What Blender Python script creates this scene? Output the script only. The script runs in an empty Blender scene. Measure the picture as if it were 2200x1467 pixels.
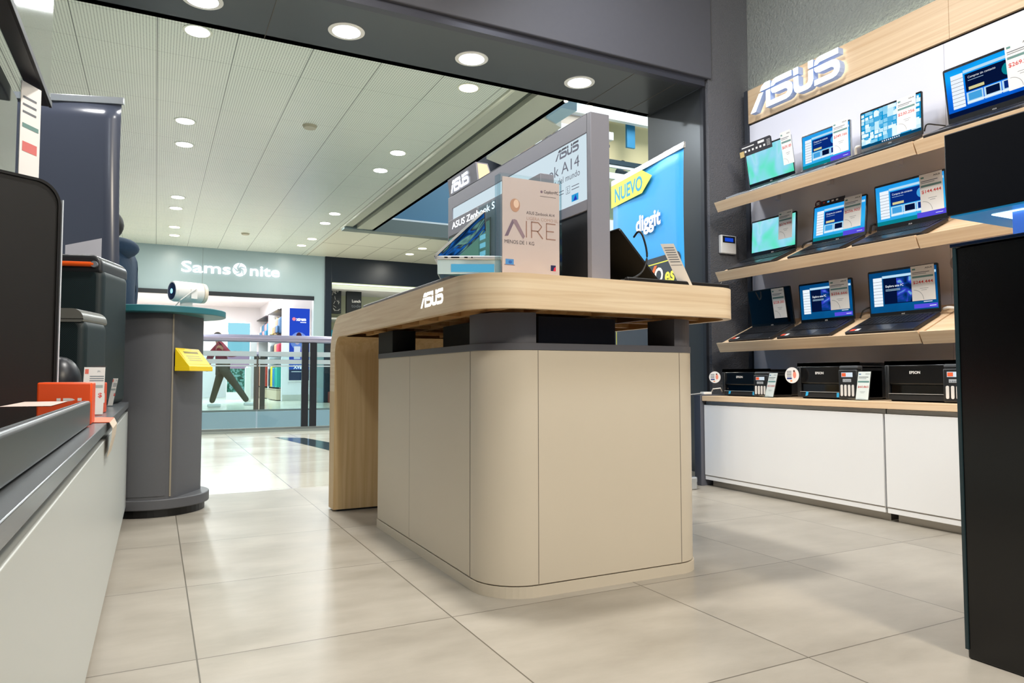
import bpy, bmesh, math, random
from mathutils import Matrix, Vector
random.seed(7)
C = bpy.data.collections.new('scene_objects'); bpy.context.scene.collection.children.link(C)
V = Vector
R = math.radians

# ------------------------------------------------------------------ camera
yaw, pit, rol, FPX, CH = .468, .0498, -.0016, 1514., .6173
F_ = V((math.sin(yaw)*math.cos(pit), math.cos(yaw)*math.cos(pit), math.sin(pit)))
Rt = V((math.cos(yaw), -math.sin(yaw), 0)); U0 = Rt.cross(F_)
r_ = Rt*math.cos(rol)+U0*math.sin(rol); u_ = -Rt*math.sin(rol)+U0*math.cos(rol)
cam = bpy.data.cameras.new('camera'); camo = bpy.data.objects.new('camera', cam)
C.objects.link(camo)
cam.sensor_width = 36; cam.lens = FPX/2200*36; cam.clip_start = .02; cam.clip_end = 200
camo.matrix_world = Matrix(((r_.x, u_.x, -F_.x, 0), (r_.y, u_.y, -F_.y, 0), (r_.z, u_.z, -F_.z, CH), (0, 0, 0, 1)))
bpy.context.scene.camera = camo
sc = bpy.context.scene
sc.view_settings.view_transform = 'Standard'; sc.view_settings.look = 'None'
sc.view_settings.gamma = 1; sc.view_settings.exposure = 0.08
sc.view_settings.use_curve_mapping = False

# ------------------------------------------------------------------ world + lights
W = bpy.data.worlds.new('world'); sc.world = W; W.use_nodes = True
W.node_tree.nodes['Background'].inputs[0].default_value = (.80, .90, 1, 1)
W.node_tree.nodes['Background'].inputs[1].default_value = .40

def area(name, loc, size, power, col=(1, 1, 1), rot=(0, 0, 0), sy=None, shape='RECTANGLE', spread=180):
    l = bpy.data.lights.new(name, 'AREA'); l.energy = power; l.color = col; l.size = size
    l.shape = shape
    if shape in ('RECTANGLE', 'ELLIPSE'): l.size_y = sy or size
    l.spread = R(spread)
    o = bpy.data.objects.new(name, l); o.location = loc; o.rotation_euler = rot; C.objects.link(o)
    return o
def aimed(name, loc, target, size, power, col, spread=150):
    d = Vector(target)-Vector(loc); q = d.to_track_quat('-Z', 'Y').to_euler()
    return area(name, loc, size, power, col, tuple(q), shape='DISK', spread=spread)
# unseen lights above and behind the camera, added to brighten the displays
aimed('unseen_shop_light', (1.3, -1.5, 2.9), (1.3, 1.8, .4), .45, 50, (1, .88, .70))
aimed('unseen_shop_light', (-.45, -.6, 3.1), (.9, 2.2, .3), .4, 14, (.88, .95, 1))
aimed('unseen_shop_light', (1.5, .6, 3.15), (3.2, 1.6, .7), .4, 23, (.90, .94, 1))
aimed('unseen_shop_light', (1.9, 2.6, 3.15), (3.2, 2.9, .9), .35, 15, (.90, .94, 1))
aimed('unseen_shop_light', (.70, 1.95, 3.15), (.9, 1.9, 0), .24, 48, (1, .97, .92))  # placed to match the table's shadow on the floor
aimed('unseen_shop_light', (2.4, .2, 3.15), (2.3, .4, 0), .4, 14, (1, .93, .84))
# unseen lights added to brighten the open well, then the store lamps
area('atrium_fill', (9, 9.5, 8.3), 5, 480, (.86, .94, 1))
area('atrium_fill', (11, 13, 7.9), 2.5, 130, (.95, .96, .95))
area('store_lamp', (2.2, 20.6, 2.75), 1.0, 60, (1, 1, 1))
area('store_lamp', (1.0, 19.6, 2.75), 3.4, 290, (1, .99, 1))
area('store_lamp', (5.2, 18.3, 2.85), 1.4, 90, (.95, 1, .8))

# ------------------------------------------------------------------ materials
def lin(c):
    return c/12.92 if c <= .04045 else ((c+.055)/1.055)**2.4
def hx(h, a=1):
    h = h.lstrip('#'); return tuple(lin(int(h[i:i+2], 16)/255) for i in (0, 2, 4))+(a,)
MATS = {}
def mat(name, col='#808080', rough=.5, metal=0, emit=None, es=1, spec=.5, bump=0, bscale=50, vary=0, vscale=3, coat=0, vstretch=(1, 1, 1)):
    if name in MATS: return MATS[name]
    m = bpy.data.materials.new(name); m.use_nodes = True; nt = m.node_tree
    b = nt.nodes['Principled BSDF']
    c = hx(col) if isinstance(col, str) else col
    b.inputs['Base Color'].default_value = c; b.inputs['Roughness'].default_value = rough
    b.inputs['Metallic'].default_value = metal; b.inputs['Specular IOR Level'].default_value = spec
    b.inputs['Coat Weight'].default_value = coat; b.inputs['Coat Roughness'].default_value = .08
    if emit:
        b.inputs['Emission Color'].default_value = hx(emit); b.inputs['Emission Strength'].default_value = es
    tc = None
    if vary or bump:
        tc = nt.nodes.new('ShaderNodeTexCoord')
    if vary:
        mp = nt.nodes.new('ShaderNodeMapping'); mp.inputs['Scale'].default_value = vstretch
        nt.links.new(tc.outputs['Object'], mp.inputs[0])
        n = nt.nodes.new('ShaderNodeTexNoise'); n.inputs['Scale'].default_value = vscale; n.inputs['Detail'].default_value = 6
        nt.links.new(mp.outputs[0], n.inputs['Vector'])
        mx = nt.nodes.new('ShaderNodeMix'); mx.data_type = 'RGBA'
        k = 1-vary; k2 = 1+vary
        mx.inputs[6].default_value = (c[0]*k, c[1]*k, c[2]*k, 1); mx.inputs[7].default_value = (c[0]*k2, c[1]*k2, c[2]*k2, 1)
        nt.links.new(n.outputs['Fac'], mx.inputs[0]); nt.links.new(mx.outputs[2], b.inputs['Base Color'])
    if bump:
        n = nt.nodes.new('ShaderNodeTexNoise'); n.inputs['Scale'].default_value = bscale; n.inputs['Detail'].default_value = 3
        nt.links.new(tc.outputs['Object'], n.inputs['Vector'])
        bp = nt.nodes.new('ShaderNodeBump'); bp.inputs['Strength'].default_value = bump; bp.inputs['Distance'].default_value = .01
        nt.links.new(n.outputs['Fac'], bp.inputs['Height']); nt.links.new(bp.outputs[0], b.inputs['Normal'])
    MATS[name] = m
    return m
def wood(name, c1, c2, scale, rough=.45):
    """scale: stretch per axis; big across the grain, small along it"""
    if name in MATS: return MATS[name]
    m = bpy.data.materials.new(name); m.use_nodes = True; nt = m.node_tree; b = nt.nodes['Principled BSDF']
    tc = nt.nodes.new('ShaderNodeTexCoord'); mp = nt.nodes.new('ShaderNodeMapping'); mp.inputs['Scale'].default_value = scale
    n = nt.nodes.new('ShaderNodeTexNoise'); n.inputs['Scale'].default_value = 1; n.inputs['Detail'].default_value = 5; n.inputs['Distortion'].default_value = .6
    cr = nt.nodes.new('ShaderNodeValToRGB'); cr.color_ramp.elements[0].position = .32; cr.color_ramp.elements[1].position = .68
    cr.color_ramp.elements[0].color = hx(c1); cr.color_ramp.elements[1].color = hx(c2)
    nt.links.new(tc.outputs['Object'], mp.inputs[0]); nt.links.new(mp.outputs[0], n.inputs['Vector'])
    nt.links.new(n.outputs['Fac'], cr.inputs[0]); nt.links.new(cr.outputs[0], b.inputs['Base Color'])
    b.inputs['Roughness'].default_value = rough
    MATS[name] = m; return m
def emis(name, col, s=1):
    if name in MATS: return MATS[name]
    m = bpy.data.materials.new(name); m.use_nodes = True; nt = m.node_tree
    nt.nodes.remove(nt.nodes['Principled BSDF']); e = nt.nodes.new('ShaderNodeEmission')
    e.inputs[0].default_value = hx(col); e.inputs[1].default_value = s
    nt.links.new(e.outputs[0], nt.nodes['Material Output'].inputs[0]); MATS[name] = m; return m
def glass(name, tint='#ffffff', gloss=.08, rough=.02):
    if name in MATS: return MATS[name]
    m = bpy.data.materials.new(name); m.use_nodes = True; nt = m.node_tree
    nt.nodes.remove(nt.nodes['Principled BSDF'])
    t = nt.nodes.new('ShaderNodeBsdfTransparent'); t.inputs[0].default_value = hx(tint)
    g = nt.nodes.new('ShaderNodeBsdfGlossy'); g.inputs['Roughness'].default_value = rough
    lw = nt.nodes.new('ShaderNodeLayerWeight'); lw.inputs[0].default_value = .25
    ma = nt.nodes.new('ShaderNodeMath'); ma.operation = 'MULTIPLY_ADD'; ma.inputs[1].default_value = .16; ma.inputs[2].default_value = gloss
    mx = nt.nodes.new('ShaderNodeMixShader')
    nt.links.new(lw.outputs['Fresnel'], ma.inputs[0]); nt.links.new(ma.outputs[0], mx.inputs[0])
    nt.links.new(t.outputs[0], mx.inputs[1]); nt.links.new(g.outputs[0], mx.inputs[2])
    nt.links.new(mx.outputs[0], nt.nodes['Material Output'].inputs[0]); MATS[name] = m; return m
def frost(name, col, fac):
    if name in MATS: return MATS[name]
    m = bpy.data.materials.new(name); m.use_nodes = True; nt = m.node_tree; b = nt.nodes['Principled BSDF']
    b.inputs['Base Color'].default_value = hx(col); b.inputs['Roughness'].default_value = .4; b.inputs['Alpha'].default_value = fac
    MATS[name] = m; return m

def M_(nt, op, a, b=None, c=None):
    n = nt.nodes.new('ShaderNodeMath'); n.operation = op
    for i, x in enumerate((a, b, c)):
        if x is None: continue
        if isinstance(x, (int, float)): n.inputs[i].default_value = x
        else: nt.links.new(x, n.inputs[i])
    return n.outputs[0]
def gridline(nt, coord, off, size, w):
    f = M_(nt, 'FRACT', M_(nt, 'DIVIDE', M_(nt, 'SUBTRACT', coord, off), size))
    d = M_(nt, 'ABSOLUTE', M_(nt, 'SUBTRACT', f, .5))
    return M_(nt, 'GREATER_THAN', d, .5-w/(2*size))
def tilemat(name, c1, c2, grout, size, off, w, rough, nscale=1.5, stretch=(1, 1, 1), spec=.5):
    m = bpy.data.materials.new(name); m.use_nodes = True; nt = m.node_tree; b = nt.nodes['Principled BSDF']
    g = nt.nodes.new('ShaderNodeNewGeometry'); s = nt.nodes.new('ShaderNodeSeparateXYZ'); nt.links.new(g.outputs['Position'], s.inputs[0])
    ln = M_(nt, 'MAXIMUM', gridline(nt, s.outputs[0], off[0], size[0], w), gridline(nt, s.outputs[1], off[1], size[1], w))
    mp = nt.nodes.new('ShaderNodeMapping'); mp.inputs['Scale'].default_value = stretch; nt.links.new(g.outputs['Position'], mp.inputs[0])
    # a different cut of the pattern on each tile
    ix = M_(nt, 'FLOOR', M_(nt, 'DIVIDE', M_(nt, 'SUBTRACT', s.outputs[0], off[0]), size[0]))
    iy = M_(nt, 'FLOOR', M_(nt, 'DIVIDE', M_(nt, 'SUBTRACT', s.outputs[1], off[1]), size[1]))
    cb = nt.nodes.new('ShaderNodeCombineXYZ'); nt.links.new(M_(nt, 'MULTIPLY', ix, 3.7), cb.inputs[0]); nt.links.new(M_(nt, 'MULTIPLY', iy, 5.3), cb.inputs[1])
    va = nt.nodes.new('ShaderNodeVectorMath'); nt.links.new(mp.outputs[0], va.inputs[0]); nt.links.new(cb.outputs[0], va.inputs[1])
    n = nt.nodes.new('ShaderNodeTexNoise'); n.inputs['Scale'].default_value = nscale; n.inputs['Detail'].default_value = 7; n.inputs['Roughness'].default_value = .62
    nt.links.new(va.outputs[0], n.inputs['Vector'])
    cr = nt.nodes.new('ShaderNodeValToRGB'); cr.color_ramp.elements[0].position = .3; cr.color_ramp.elements[1].position = .7
    cr.color_ramp.elements[0].color = hx(c1); cr.color_ramp.elements[1].color = hx(c2); nt.links.new(n.outputs['Fac'], cr.inputs[0])
    mx = nt.nodes.new('ShaderNodeMix'); mx.data_type = 'RGBA'; nt.links.new(ln, mx.inputs[0]); nt.links.new(cr.outputs[0], mx.inputs[6]); mx.inputs[7].default_value = hx(grout)
    nt.links.new(mx.outputs[2], b.inputs['Base Color'])
    nt.links.new(M_(nt, 'MULTIPLY_ADD', n.outputs['Fac'], .14, rough), b.inputs['Roughness']); b.inputs['Specular IOR Level'].default_value = spec
    return m
def perfmat():
    m = bpy.data.materials.new('perforated_ceiling'); m.use_nodes = True; nt = m.node_tree; b = nt.nodes['Principled BSDF']
    g = nt.nodes.new('ShaderNodeNewGeometry'); s = nt.nodes.new('ShaderNodeSeparateXYZ'); nt.links.new(g.outputs['Position'], s.inputs[0])
    X, Y = s.outputs[0], s.outputs[1]
    ln = M_(nt, 'MAXIMUM', gridline(nt, X, -.047, .625, .007), M_(nt, 'MULTIPLY', gridline(nt, Y, 5.1, .625, .005), .45))
    sp = .0235
    dx = M_(nt, 'SUBTRACT', M_(nt, 'FRACT', M_(nt, 'DIVIDE', X, sp)), .5); dy = M_(nt, 'SUBTRACT', M_(nt, 'FRACT', M_(nt, 'DIVIDE', Y, sp)), .5)
    rr = M_(nt, 'SQRT', M_(nt, 'ADD', M_(nt, 'MULTIPLY', dx, dx), M_(nt, 'MULTIPLY', dy, dy)))
    hole = M_(nt, 'MULTIPLY', M_(nt, 'LESS_THAN', rr, .225), .85)
    k = M_(nt, 'MAXIMUM', ln, hole)
    n = nt.nodes.new('ShaderNodeTexNoise'); n.inputs['Scale'].default_value = .9; nt.links.new(g.outputs['Position'], n.inputs['Vector'])
    base = nt.nodes.new('ShaderNodeMix'); base.data_type = 'RGBA'; base.inputs[6].default_value = hx('#dfeade'); base.inputs[7].default_value = hx('#eef2e8')
    nt.links.new(n.outputs['Fac'], base.inputs[0])
    mx = nt.nodes.new('ShaderNodeMix'); mx.data_type = 'RGBA'; nt.links.new(k, mx.inputs[0]); nt.links.new(base.outputs[2], mx.inputs[6]); mx.inputs[7].default_value = hx('#4c5a50')
    nt.links.new(mx.outputs[2], b.inputs['Base Color']); b.inputs['Roughness'].default_value = .35
    return m
def weave(name, c1, c2, s=.0035, rough=.55, axis=(0, 2)):
    if name in MATS: return MATS[name]
    m = bpy.data.materials.new(name); m.use_nodes = True; nt = m.node_tree; b = nt.nodes['Principled BSDF']
    g = nt.nodes.new('ShaderNodeNewGeometry'); sx = nt.nodes.new('ShaderNodeSeparateXYZ'); nt.links.new(g.outputs['Position'], sx.inputs[0])
    hsum = M_(nt, 'ADD', sx.outputs[0], sx.outputs[1])
    a = M_(nt, 'SINE', M_(nt, 'MULTIPLY', M_(nt, 'ADD', hsum, M_(nt, 'MULTIPLY', sx.outputs[2], 1.3)), 6.28/s))
    c = M_(nt, 'SINE', M_(nt, 'MULTIPLY', M_(nt, 'SUBTRACT', hsum, M_(nt, 'MULTIPLY', sx.outputs[2], .6)), 6.28/s))
    k = M_(nt, 'GREATER_THAN', M_(nt, 'ADD', a, c), .45)
    mx = nt.nodes.new('ShaderNodeMix'); mx.data_type = 'RGBA'; nt.links.new(k, mx.inputs[0]); mx.inputs[6].default_value = hx(c1); mx.inputs[7].default_value = hx(c2)
    nt.links.new(mx.outputs[2], b.inputs['Base Color']); b.inputs['Roughness'].default_value = rough
    MATS[name] = m; return m

OAKY = wood('oak_grain_along_y', '#dabf9b', '#edd9b9', (2.2, 2.2, 80))
OAKX = wood('oak_grain_along_x', '#dabf9b', '#edd9b9', (2.2, 2.2, 80))
OAKT = wood('oak_top', '#d5b58d', '#e8cfa9', (5, 5, 90))
OAKZ = wood('oak_grain_along_z', '#cbaa78', '#dcbf8f', (50, 50, 1.5))
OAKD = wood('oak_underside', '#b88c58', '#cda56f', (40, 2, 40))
OAKB = wood('oak_band', '#dcb88f', '#eccfa8', (9, .9, 60))
OAKS = wood('shelf_oak', '#dfbb93', '#efd3b0', (40, 1.0, 60))
BEIGE = mat('beige_laminate', '#d2c7b4', .42, vary=.02)
GROOVE = mat('groove_dark', '#5c544a', .7)
DKGREY = mat('dark_grey_laminate', '#5d5e66', .45, vary=.05)
BLACK = mat('black_plastic', '#0b0b0d', .4)
BLACKG = mat('black_gloss', '#020203', .06, spec=.6)
SOFTBLK = mat('soft_black', '#131417', .6)
NAVYBLK = mat('navy_black', '#05070f', .5)
CHAR = mat('charcoal', '#3e4145', .5, vary=.05, vscale=60)
WHITE = mat('white_laminate', '#ecebea', .35)
WHITEP = mat('white_plastic', '#f0eeea', .35)
WPANEL = mat('white_wall_panel', '#e6e6f0', .5)
GFRAME = mat('grey_frame', '#85858f', .42)
STEEL = mat('brushed_steel', '#a9a49c', .3, metal=.7, vary=.1, vscale=4, vstretch=(1, 1, 30))
COLUMN = mat('textured_plaster_dark', '#606064', .8, bump=.7, bscale=130, vary=.12, vscale=60)
COLUMN2 = mat('textured_plaster_grey', '#8e918c', .85, bump=1.0, bscale=60, vary=.12, vscale=40)
FASCIA = mat('dark_mauve_fascia', '#54545b', .6, vary=.05, vscale=30)
METAL = mat('dark_metal_cladding', '#4d5054', .28, metal=.55, vary=.04)
ACR = glass('clear_acrylic', '#fbfefe', .012)
ACRB = glass('acrylic_side', '#e8f4f8', .08, .1)
GLS = glass('railing_glass', '#e9f4f5', .03)
E_WHITE = emis('lamp_white', '#f4faff', 9)
E_WARM = emis('lamp_warm', '#fff3cf', 7)
E_SIGN = emis('sign_white', '#f2faff', 2.6)
PRINTGREY = mat('print_grey', '#6f7278', .6)
PRINTDK = mat('print_dark', '#2c2c34', .6)
RED = mat('price_red', '#cf2f2a', .6)
PAPER = mat('paper_white', '#eeeae6', .5)

# ------------------------------------------------------------------ mesh helpers
TXT = {}
def text_mesh(s, bold=0):
    k = (s, bold)
    if k in TXT: return TXT[k]
    cu = bpy.data.curves.new('t', 'FONT'); cu.body = s; cu.size = 1; cu.resolution_u = 3; cu.offset = bold
    o = bpy.data.objects.new('t', cu); C.objects.link(o)
    bpy.context.view_layer.update()
    me = bpy.data.meshes.new_from_object(o.evaluated_get(bpy.context.evaluated_depsgraph_get()))
    vs = [v.co.copy() for v in me.vertices]; fs = [tuple(p.vertices) for p in me.polygons]
    bpy.data.objects.remove(o); bpy.data.curves.remove(cu); bpy.data.meshes.remove(me)
    TXT[k] = (vs, fs); return TXT[k]
I4 = Matrix.Identity(4)
def frame(o, x, y, z=None):
    x = V(x); y = V(y); z = V(z) if z is not None else x.cross(y)
    return Matrix(((x.x, y.x, z.x, o[0]), (x.y, y.y, z.y, o[1]), (x.z, y.z, z.z, o[2]), (0, 0, 0, 1)))
class MB:
    def __init__(s): s.v = []; s.f = []; s.mi = []; s.mats = []; s.M = I4
    def m(s, mt):
        if mt not in s.mats: s.mats.append(mt)
        return s.mats.index(mt)
    def add(s, vs, fs, mt, M=None):
        M = s.M @ M if M is not None else s.M
        b = len(s.v); i = s.m(mt)
        s.v += [M @ V(v) for v in vs]
        for f in fs: s.f.append(tuple(b+k for k in f)); s.mi.append(i)
        return s
    def box(s, x0, y0, z0, x1, y1, z1, mt, M=None):
        vs = [(x0, y0, z0), (x1, y0, z0), (x1, y1, z0), (x0, y1, z0), (x0, y0, z1), (x1, y0, z1), (x1, y1, z1), (x0, y1, z1)]
        return s.add(vs, [(0, 3, 2, 1), (4, 5, 6, 7), (0, 1, 5, 4), (1, 2, 6, 5), (2, 3, 7, 6), (3, 0, 4, 7)], mt, M)
    def quad(s, x0, y0, x1, y1, mt, z=0, M=None):
        return s.add([(x0, y0, z), (x1, y0, z), (x1, y1, z), (x0, y1, z)], [(0, 1, 2, 3)], mt, M)
    def poly(s, pts, mt, z=0, M=None):
        return s.add([(p[0], p[1], z) for p in pts], [tuple(range(len(pts)))], mt, M)
    def prism(s, pts, z0, z1, mt, M=None, side=None):
        n = len(pts); vs = [(p[0], p[1], z0) for p in pts]+[(p[0], p[1], z1) for p in pts]
        s.add(vs, [tuple(range(n-1, -1, -1)), tuple(range(n, 2*n))], mt, M)
        s.add(vs, [(i, (i+1) % n, n+(i+1) % n, n+i) for i in range(n)], side or mt, M)
        return s
    def cyl(s, c, r, h, mt, n=24, M=None, r2=None, cap=True):
        r2 = r if r2 is None else r2
        vs = [(c[0]+r*math.cos(6.28318*i/n), c[1]+r*math.sin(6.28318*i/n), c[2]) for i in range(n)]
        vs += [(c[0]+r2*math.cos(6.28318*i/n), c[1]+r2*math.sin(6.28318*i/n), c[2]+h) for i in range(n)]
        fs = [(i, (i+1) % n, n+(i+1) % n, n+i) for i in range(n)]
        if cap: fs += [tuple(range(n-1, -1, -1)), tuple(range(n, 2*n))]
        return s.add(vs, fs, mt, M)
    def ball(s, c, r, mt, sx=1, sy=1, sz=1, n=14, M=None):
        vs = []; fs = []
        for j in range(n//2+1):
            t = math.pi*j/(n//2)
            for i in range(n):
                a = 6.28318*i/n; vs.append((c[0]+r*sx*math.sin(t)*math.cos(a), c[1]+r*sy*math.sin(t)*math.sin(a), c[2]+r*sz*math.cos(t)))
        for j in range(n//2):
            for i in range(n):
                fs.append((j*n+i, (j+1)*n+i, (j+1)*n+(i+1) % n, j*n+(i+1) % n))
        return s.add(vs, fs, mt, M)
    def tube(s, pts, r, mt, n=8, M=None):
        pts = [V(p) for p in pts]; vs = []; fs = []
        up = V((0, 0, 1))
        for k, p in enumerate(pts):
            d = (pts[min(k+1, len(pts)-1)]-pts[max(k-1, 0)]).normalized()
            a = d.cross(up)
            if a.length < .1: a = d.cross(V((1, 0, 0)))
            a.normalize(); b = d.cross(a)
            rr = r[k] if isinstance(r, (list, tuple)) else r
            for i in range(n):
                t = 6.28318*i/n; vs.append(tuple(p+a*rr*math.cos(t)+b*rr*math.sin(t)))
        for k in range(len(pts)-1):
            for i in range(n): fs.append((k*n+i, k*n+(i+1) % n, (k+1)*n+(i+1) % n, (k+1)*n+i))
        fs += [tuple(range(n-1, -1, -1)), tuple(range((len(pts)-1)*n, len(pts)*n))]
        return s.add(vs, fs, mt, M)
    def text(s, t, size, x, y, mt, M=None, bold=0, z=0, width=None, shear=0, depth=0):
        vs, fs = text_mesh(t, bold)
        sx = size
        if width:
            w = max(v.x for v in vs)-min(v.x for v in vs); sx = width/w
        vv = [(v.x*sx+x+shear*v.y*size, v.y*size+y, z) for v in vs]
        if depth:
            n = len(vv); cnt = {}
            for f in fs:
                for i in range(len(f)):
                    e = (f[i], f[(i+1) % len(f)]); cnt[e] = 1
            side = [(a, b, b+n, a+n) for (a, b) in cnt if (b, a) not in cnt]
            v2 = [(a, b, z) for a, b, _ in vv]+[(a, b, z+depth) for a, b, _ in vv]
            s.add(v2, side, mt, M); s.add(v2, [tuple(i+n for i in f) for f in fs], mt, M)
            return s
        return s.add(vv, fs, mt, M)
    def build(s, name, parent=None, bevel=0, smooth=False, seg=2, **kw):
        o0 = V((0, 0, 0))
        if parent is not None: o0 = V(parent.location) if parent.parent is None else V(parent['_o'])
        elif s.v:
            zs = min(v.z for v in s.v); o0 = V((sum(v.x for v in s.v)/len(s.v), sum(v.y for v in s.v)/len(s.v), zs))
        me = bpy.data.meshes.new(name)
        me.from_pydata([tuple(v-o0) for v in s.v], [], s.f)
        for mt in s.mats: me.materials.append(mt)
        me.polygons.foreach_set('material_index', s.mi)
        if smooth:
            me.polygons.foreach_set('use_smooth', [True]*len(me.polygons)); me.set_sharp_from_angle(angle=R(38))
        if smooth or bevel:
            bm = bmesh.new(); bm.from_mesh(me); bmesh.ops.remove_doubles(bm, verts=bm.verts, dist=2e-5); bm.to_mesh(me); bm.free()
            me.polygons.foreach_set('use_smooth', [True]*len(me.polygons)); me.set_sharp_from_angle(angle=R(36))
        me.update()
        o = bpy.data.objects.new(name, me); C.objects.link(o)
        if parent is None: o.location = o0
        else: o.parent = parent
        o['_o'] = tuple(o0)
        if bevel:
            bv = o.modifiers.new('bevel', 'BEVEL'); bv.width = bevel; bv.segments = seg; bv.limit_method = 'ANGLE'; bv.angle_limit = R(40)
            if smooth is False:
                me.polygons.foreach_set('use_smooth', [True]*len(me.polygons)); me.set_sharp_from_angle(angle=R(30))
        for k, val in kw.items():
            o[k] = val
        return o
def sub(parent_part):  # use a part as a parent
    return parent_part
def thing(name, label, cat, loc, group=None):
    o = bpy.data.objects.new(name, None); C.objects.link(o); o.location = loc; o.empty_display_size = .05
    o.matrix_world = Matrix.Translation(V(loc))
    o['label'] = label; o['category'] = cat
    if group: o['group'] = group
    return o
def tag(o, label, cat, group=None):
    o['label'] = label; o['category'] = cat
    if group: o['group'] = group
    return o
def struct(mb, name, **kw):
    o = mb.build(name, **kw); o['kind'] = 'structure'; return o
def rrect(x0, y0, x1, y1, r, n=8, corners=(1, 1, 1, 1)):
    """rounded rectangle, corners order: x0y0, x1y0, x1y1, x0y1 (radius multipliers)"""
    pts = []
    for (cx, cy, a0, k) in ((x0, y0, 180, 0), (x1, y0, 270, 1), (x1, y1, 0, 2), (x0, y1, 90, 3)):
        q = r*corners[k]
        if q <= 1e-6: pts.append((cx, cy)); continue
        ox = cx+q if cx == x0 else cx-q; oy = cy+q if cy == y0 else cy-q
        for i in range(n+1):
            a = R(a0+90*i/n); pts.append((ox+q*math.cos(a), oy+q*math.sin(a)))
    return pts

ASUS = [
    [(.50, .73), (.58, .9), (.74, 1), (1.02, 1), (1.02, .73)],
    [(0, 0), (.27, 0), (.68, .66), (.45, .66)],
    [(.80, .66), (1.02, .66), (1.02, .2), (1.74, .2), (1.83, .24), (1.86, .31), (1.83, .38), (1.74, .42), (1.26, .42), (1.12, .46), (1.06, .56), (1.06, .66), (1.78, .66), (1.94, .62), (2.05, .52), (2.09, .4), (2.09, .26), (2.05, .14), (1.94, .04), (1.78, 0), (.80, 0)],
    [(1.06, .73), (1.08, .86), (1.16, .96), (1.28, 1), (2.05, 1), (2.05, .79), (1.3, .79), (1.2, .73)],
    [(2.13, .73), (2.36, .73), (2.36, 1), (2.13, 1)],
    [(2.80, .73), (3.02, .73), (3.02, 1), (2.80, 1)],
    [(2.13, .66), (2.36, .66), (2.36, .33), (2.40, .24), (2.48, .2), (2.68, .2), (2.76, .24), (2.80, .33), (2.80, .66), (3.02, .66), (3.02, .28), (2.97, .12), (2.88, .03), (2.76, 0), (2.40, 0), (2.28, .03), (2.18, .12), (2.13, .28)],
    [(3.06, 0), (3.06, .2), (3.78, .2), (3.87, .24), (3.90, .31), (3.87, .38), (3.78, .42), (3.28, .42), (3.14, .46), (3.07, .56), (3.06, .66), (3.82, .66), (3.98, .62), (4.09, .52), (4.13, .4), (4.13, .26), (4.09, .14), (3.98, .04), (3.82, 0)],
    [(3.06, .73), (3.09, .86), (3.17, .96), (3.3, 1), (4.08, 1), (4.08, .79), (3.3, .79), (3.2, .73)],
]
def asus(mb, x, y, h, mt, M=None, w=None, z=0, depth=0, side=None):
    kx = (w/4.13) if w else h
    for p in ASUS:
        q = [(x+a*kx, y+b*h) for a, b in p]
        # force counter clockwise
        ar = sum(q[i][0]*q[(i+1) % len(q)][1]-q[(i+1) % len(q)][0]*q[i][1] for i in range(len(q)))
        if ar < 0: q = q[::-1]
        if depth: mb.prism(q, z, z+depth, mt, M, side=side)
        else: mb.poly(q, mt, z, M)

# ================================================================== STRUCTURE: shop
fl = MB(); fl.box(-3, -3, -.1, 4.2, 4.06, 0, tilemat('shop_floor_tile', '#918a7e', '#aea79b', '#615b50', (.6, .6), (.0939, 1.7181), .0035, .26, nscale=2.2, stretch=(1, 2.2, 1)))
struct(fl, 'floor')
mf = MB(); MFM = tilemat('mall_floor_tile', '#d9d2c0', '#e9e2d1', '#8a8376', (.62, .62), (.07, 4.1), .004, .08, nscale=1.4)
mf.box(-9, 4.06, -.35, 12, 8.40, 0, MFM)
struct(mf, 'floor')
st = MB()
st.prism([(1.10, 7.56), (1.36, 7.36), (1.60, 6.1), (1.60, 4.6), (1.42, 4.6), (1.32, 6.0)], .0005, .0012, mat('dark_floor_strip', '#3c4a50', .12))
struct(st, 'trim_1')
# opposite walkway
of = MB(); of.box(-14, 13.0, -.28, 20, 30, -.001, MFM); struct(of, 'floor')
ob = MB(); ob.box(-14, 12.93, -.34, 20, 12.99, .02, mat('slab_edge_blue', '#b7cbd2', .4)); struct(ob, 'trim_2')
ob = MB(); ob.box(-14, 8.0, -4.2, 20, 13.4, -4.1, mat('lower_floor', '#8f9a9c', .3)); ob.box(-14, 13.02, -4.1, 20, 13.1, -.34, mat('lower_wall', '#59666c', .5)); struct(ob, 'wall_lower')
ob = MB(); ob.box(-9, 8.30, 0, 12, 8.46, .025, mat('threshold_grey', '#9aa09c', .35)); struct(ob, 'trim_3')

# right side wall behind the display, column at the gate
w = MB(); w.box(3.5, -3, 0, 3.62, 3.45, 4.2, COLUMN2); struct(w, 'wall_right')
w = MB(); w.box(3.14, 3.45, 0, 3.62, 4.03, 2.5, METAL, None)
struct(w, 'wall_jamb', bevel=.002)
w = MB(); w.box(3.147, 3.415, 0, 3.62, 3.449, 4.2, COLUMN); struct(w, 'wall_column')
w = MB(); w.box(3.125, 3.44, 0, 3.146, 3.47, 2.5, mat('jamb_trim', '#3a3c42', .35, metal=.5)); struct(w, 'trim_4')
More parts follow.
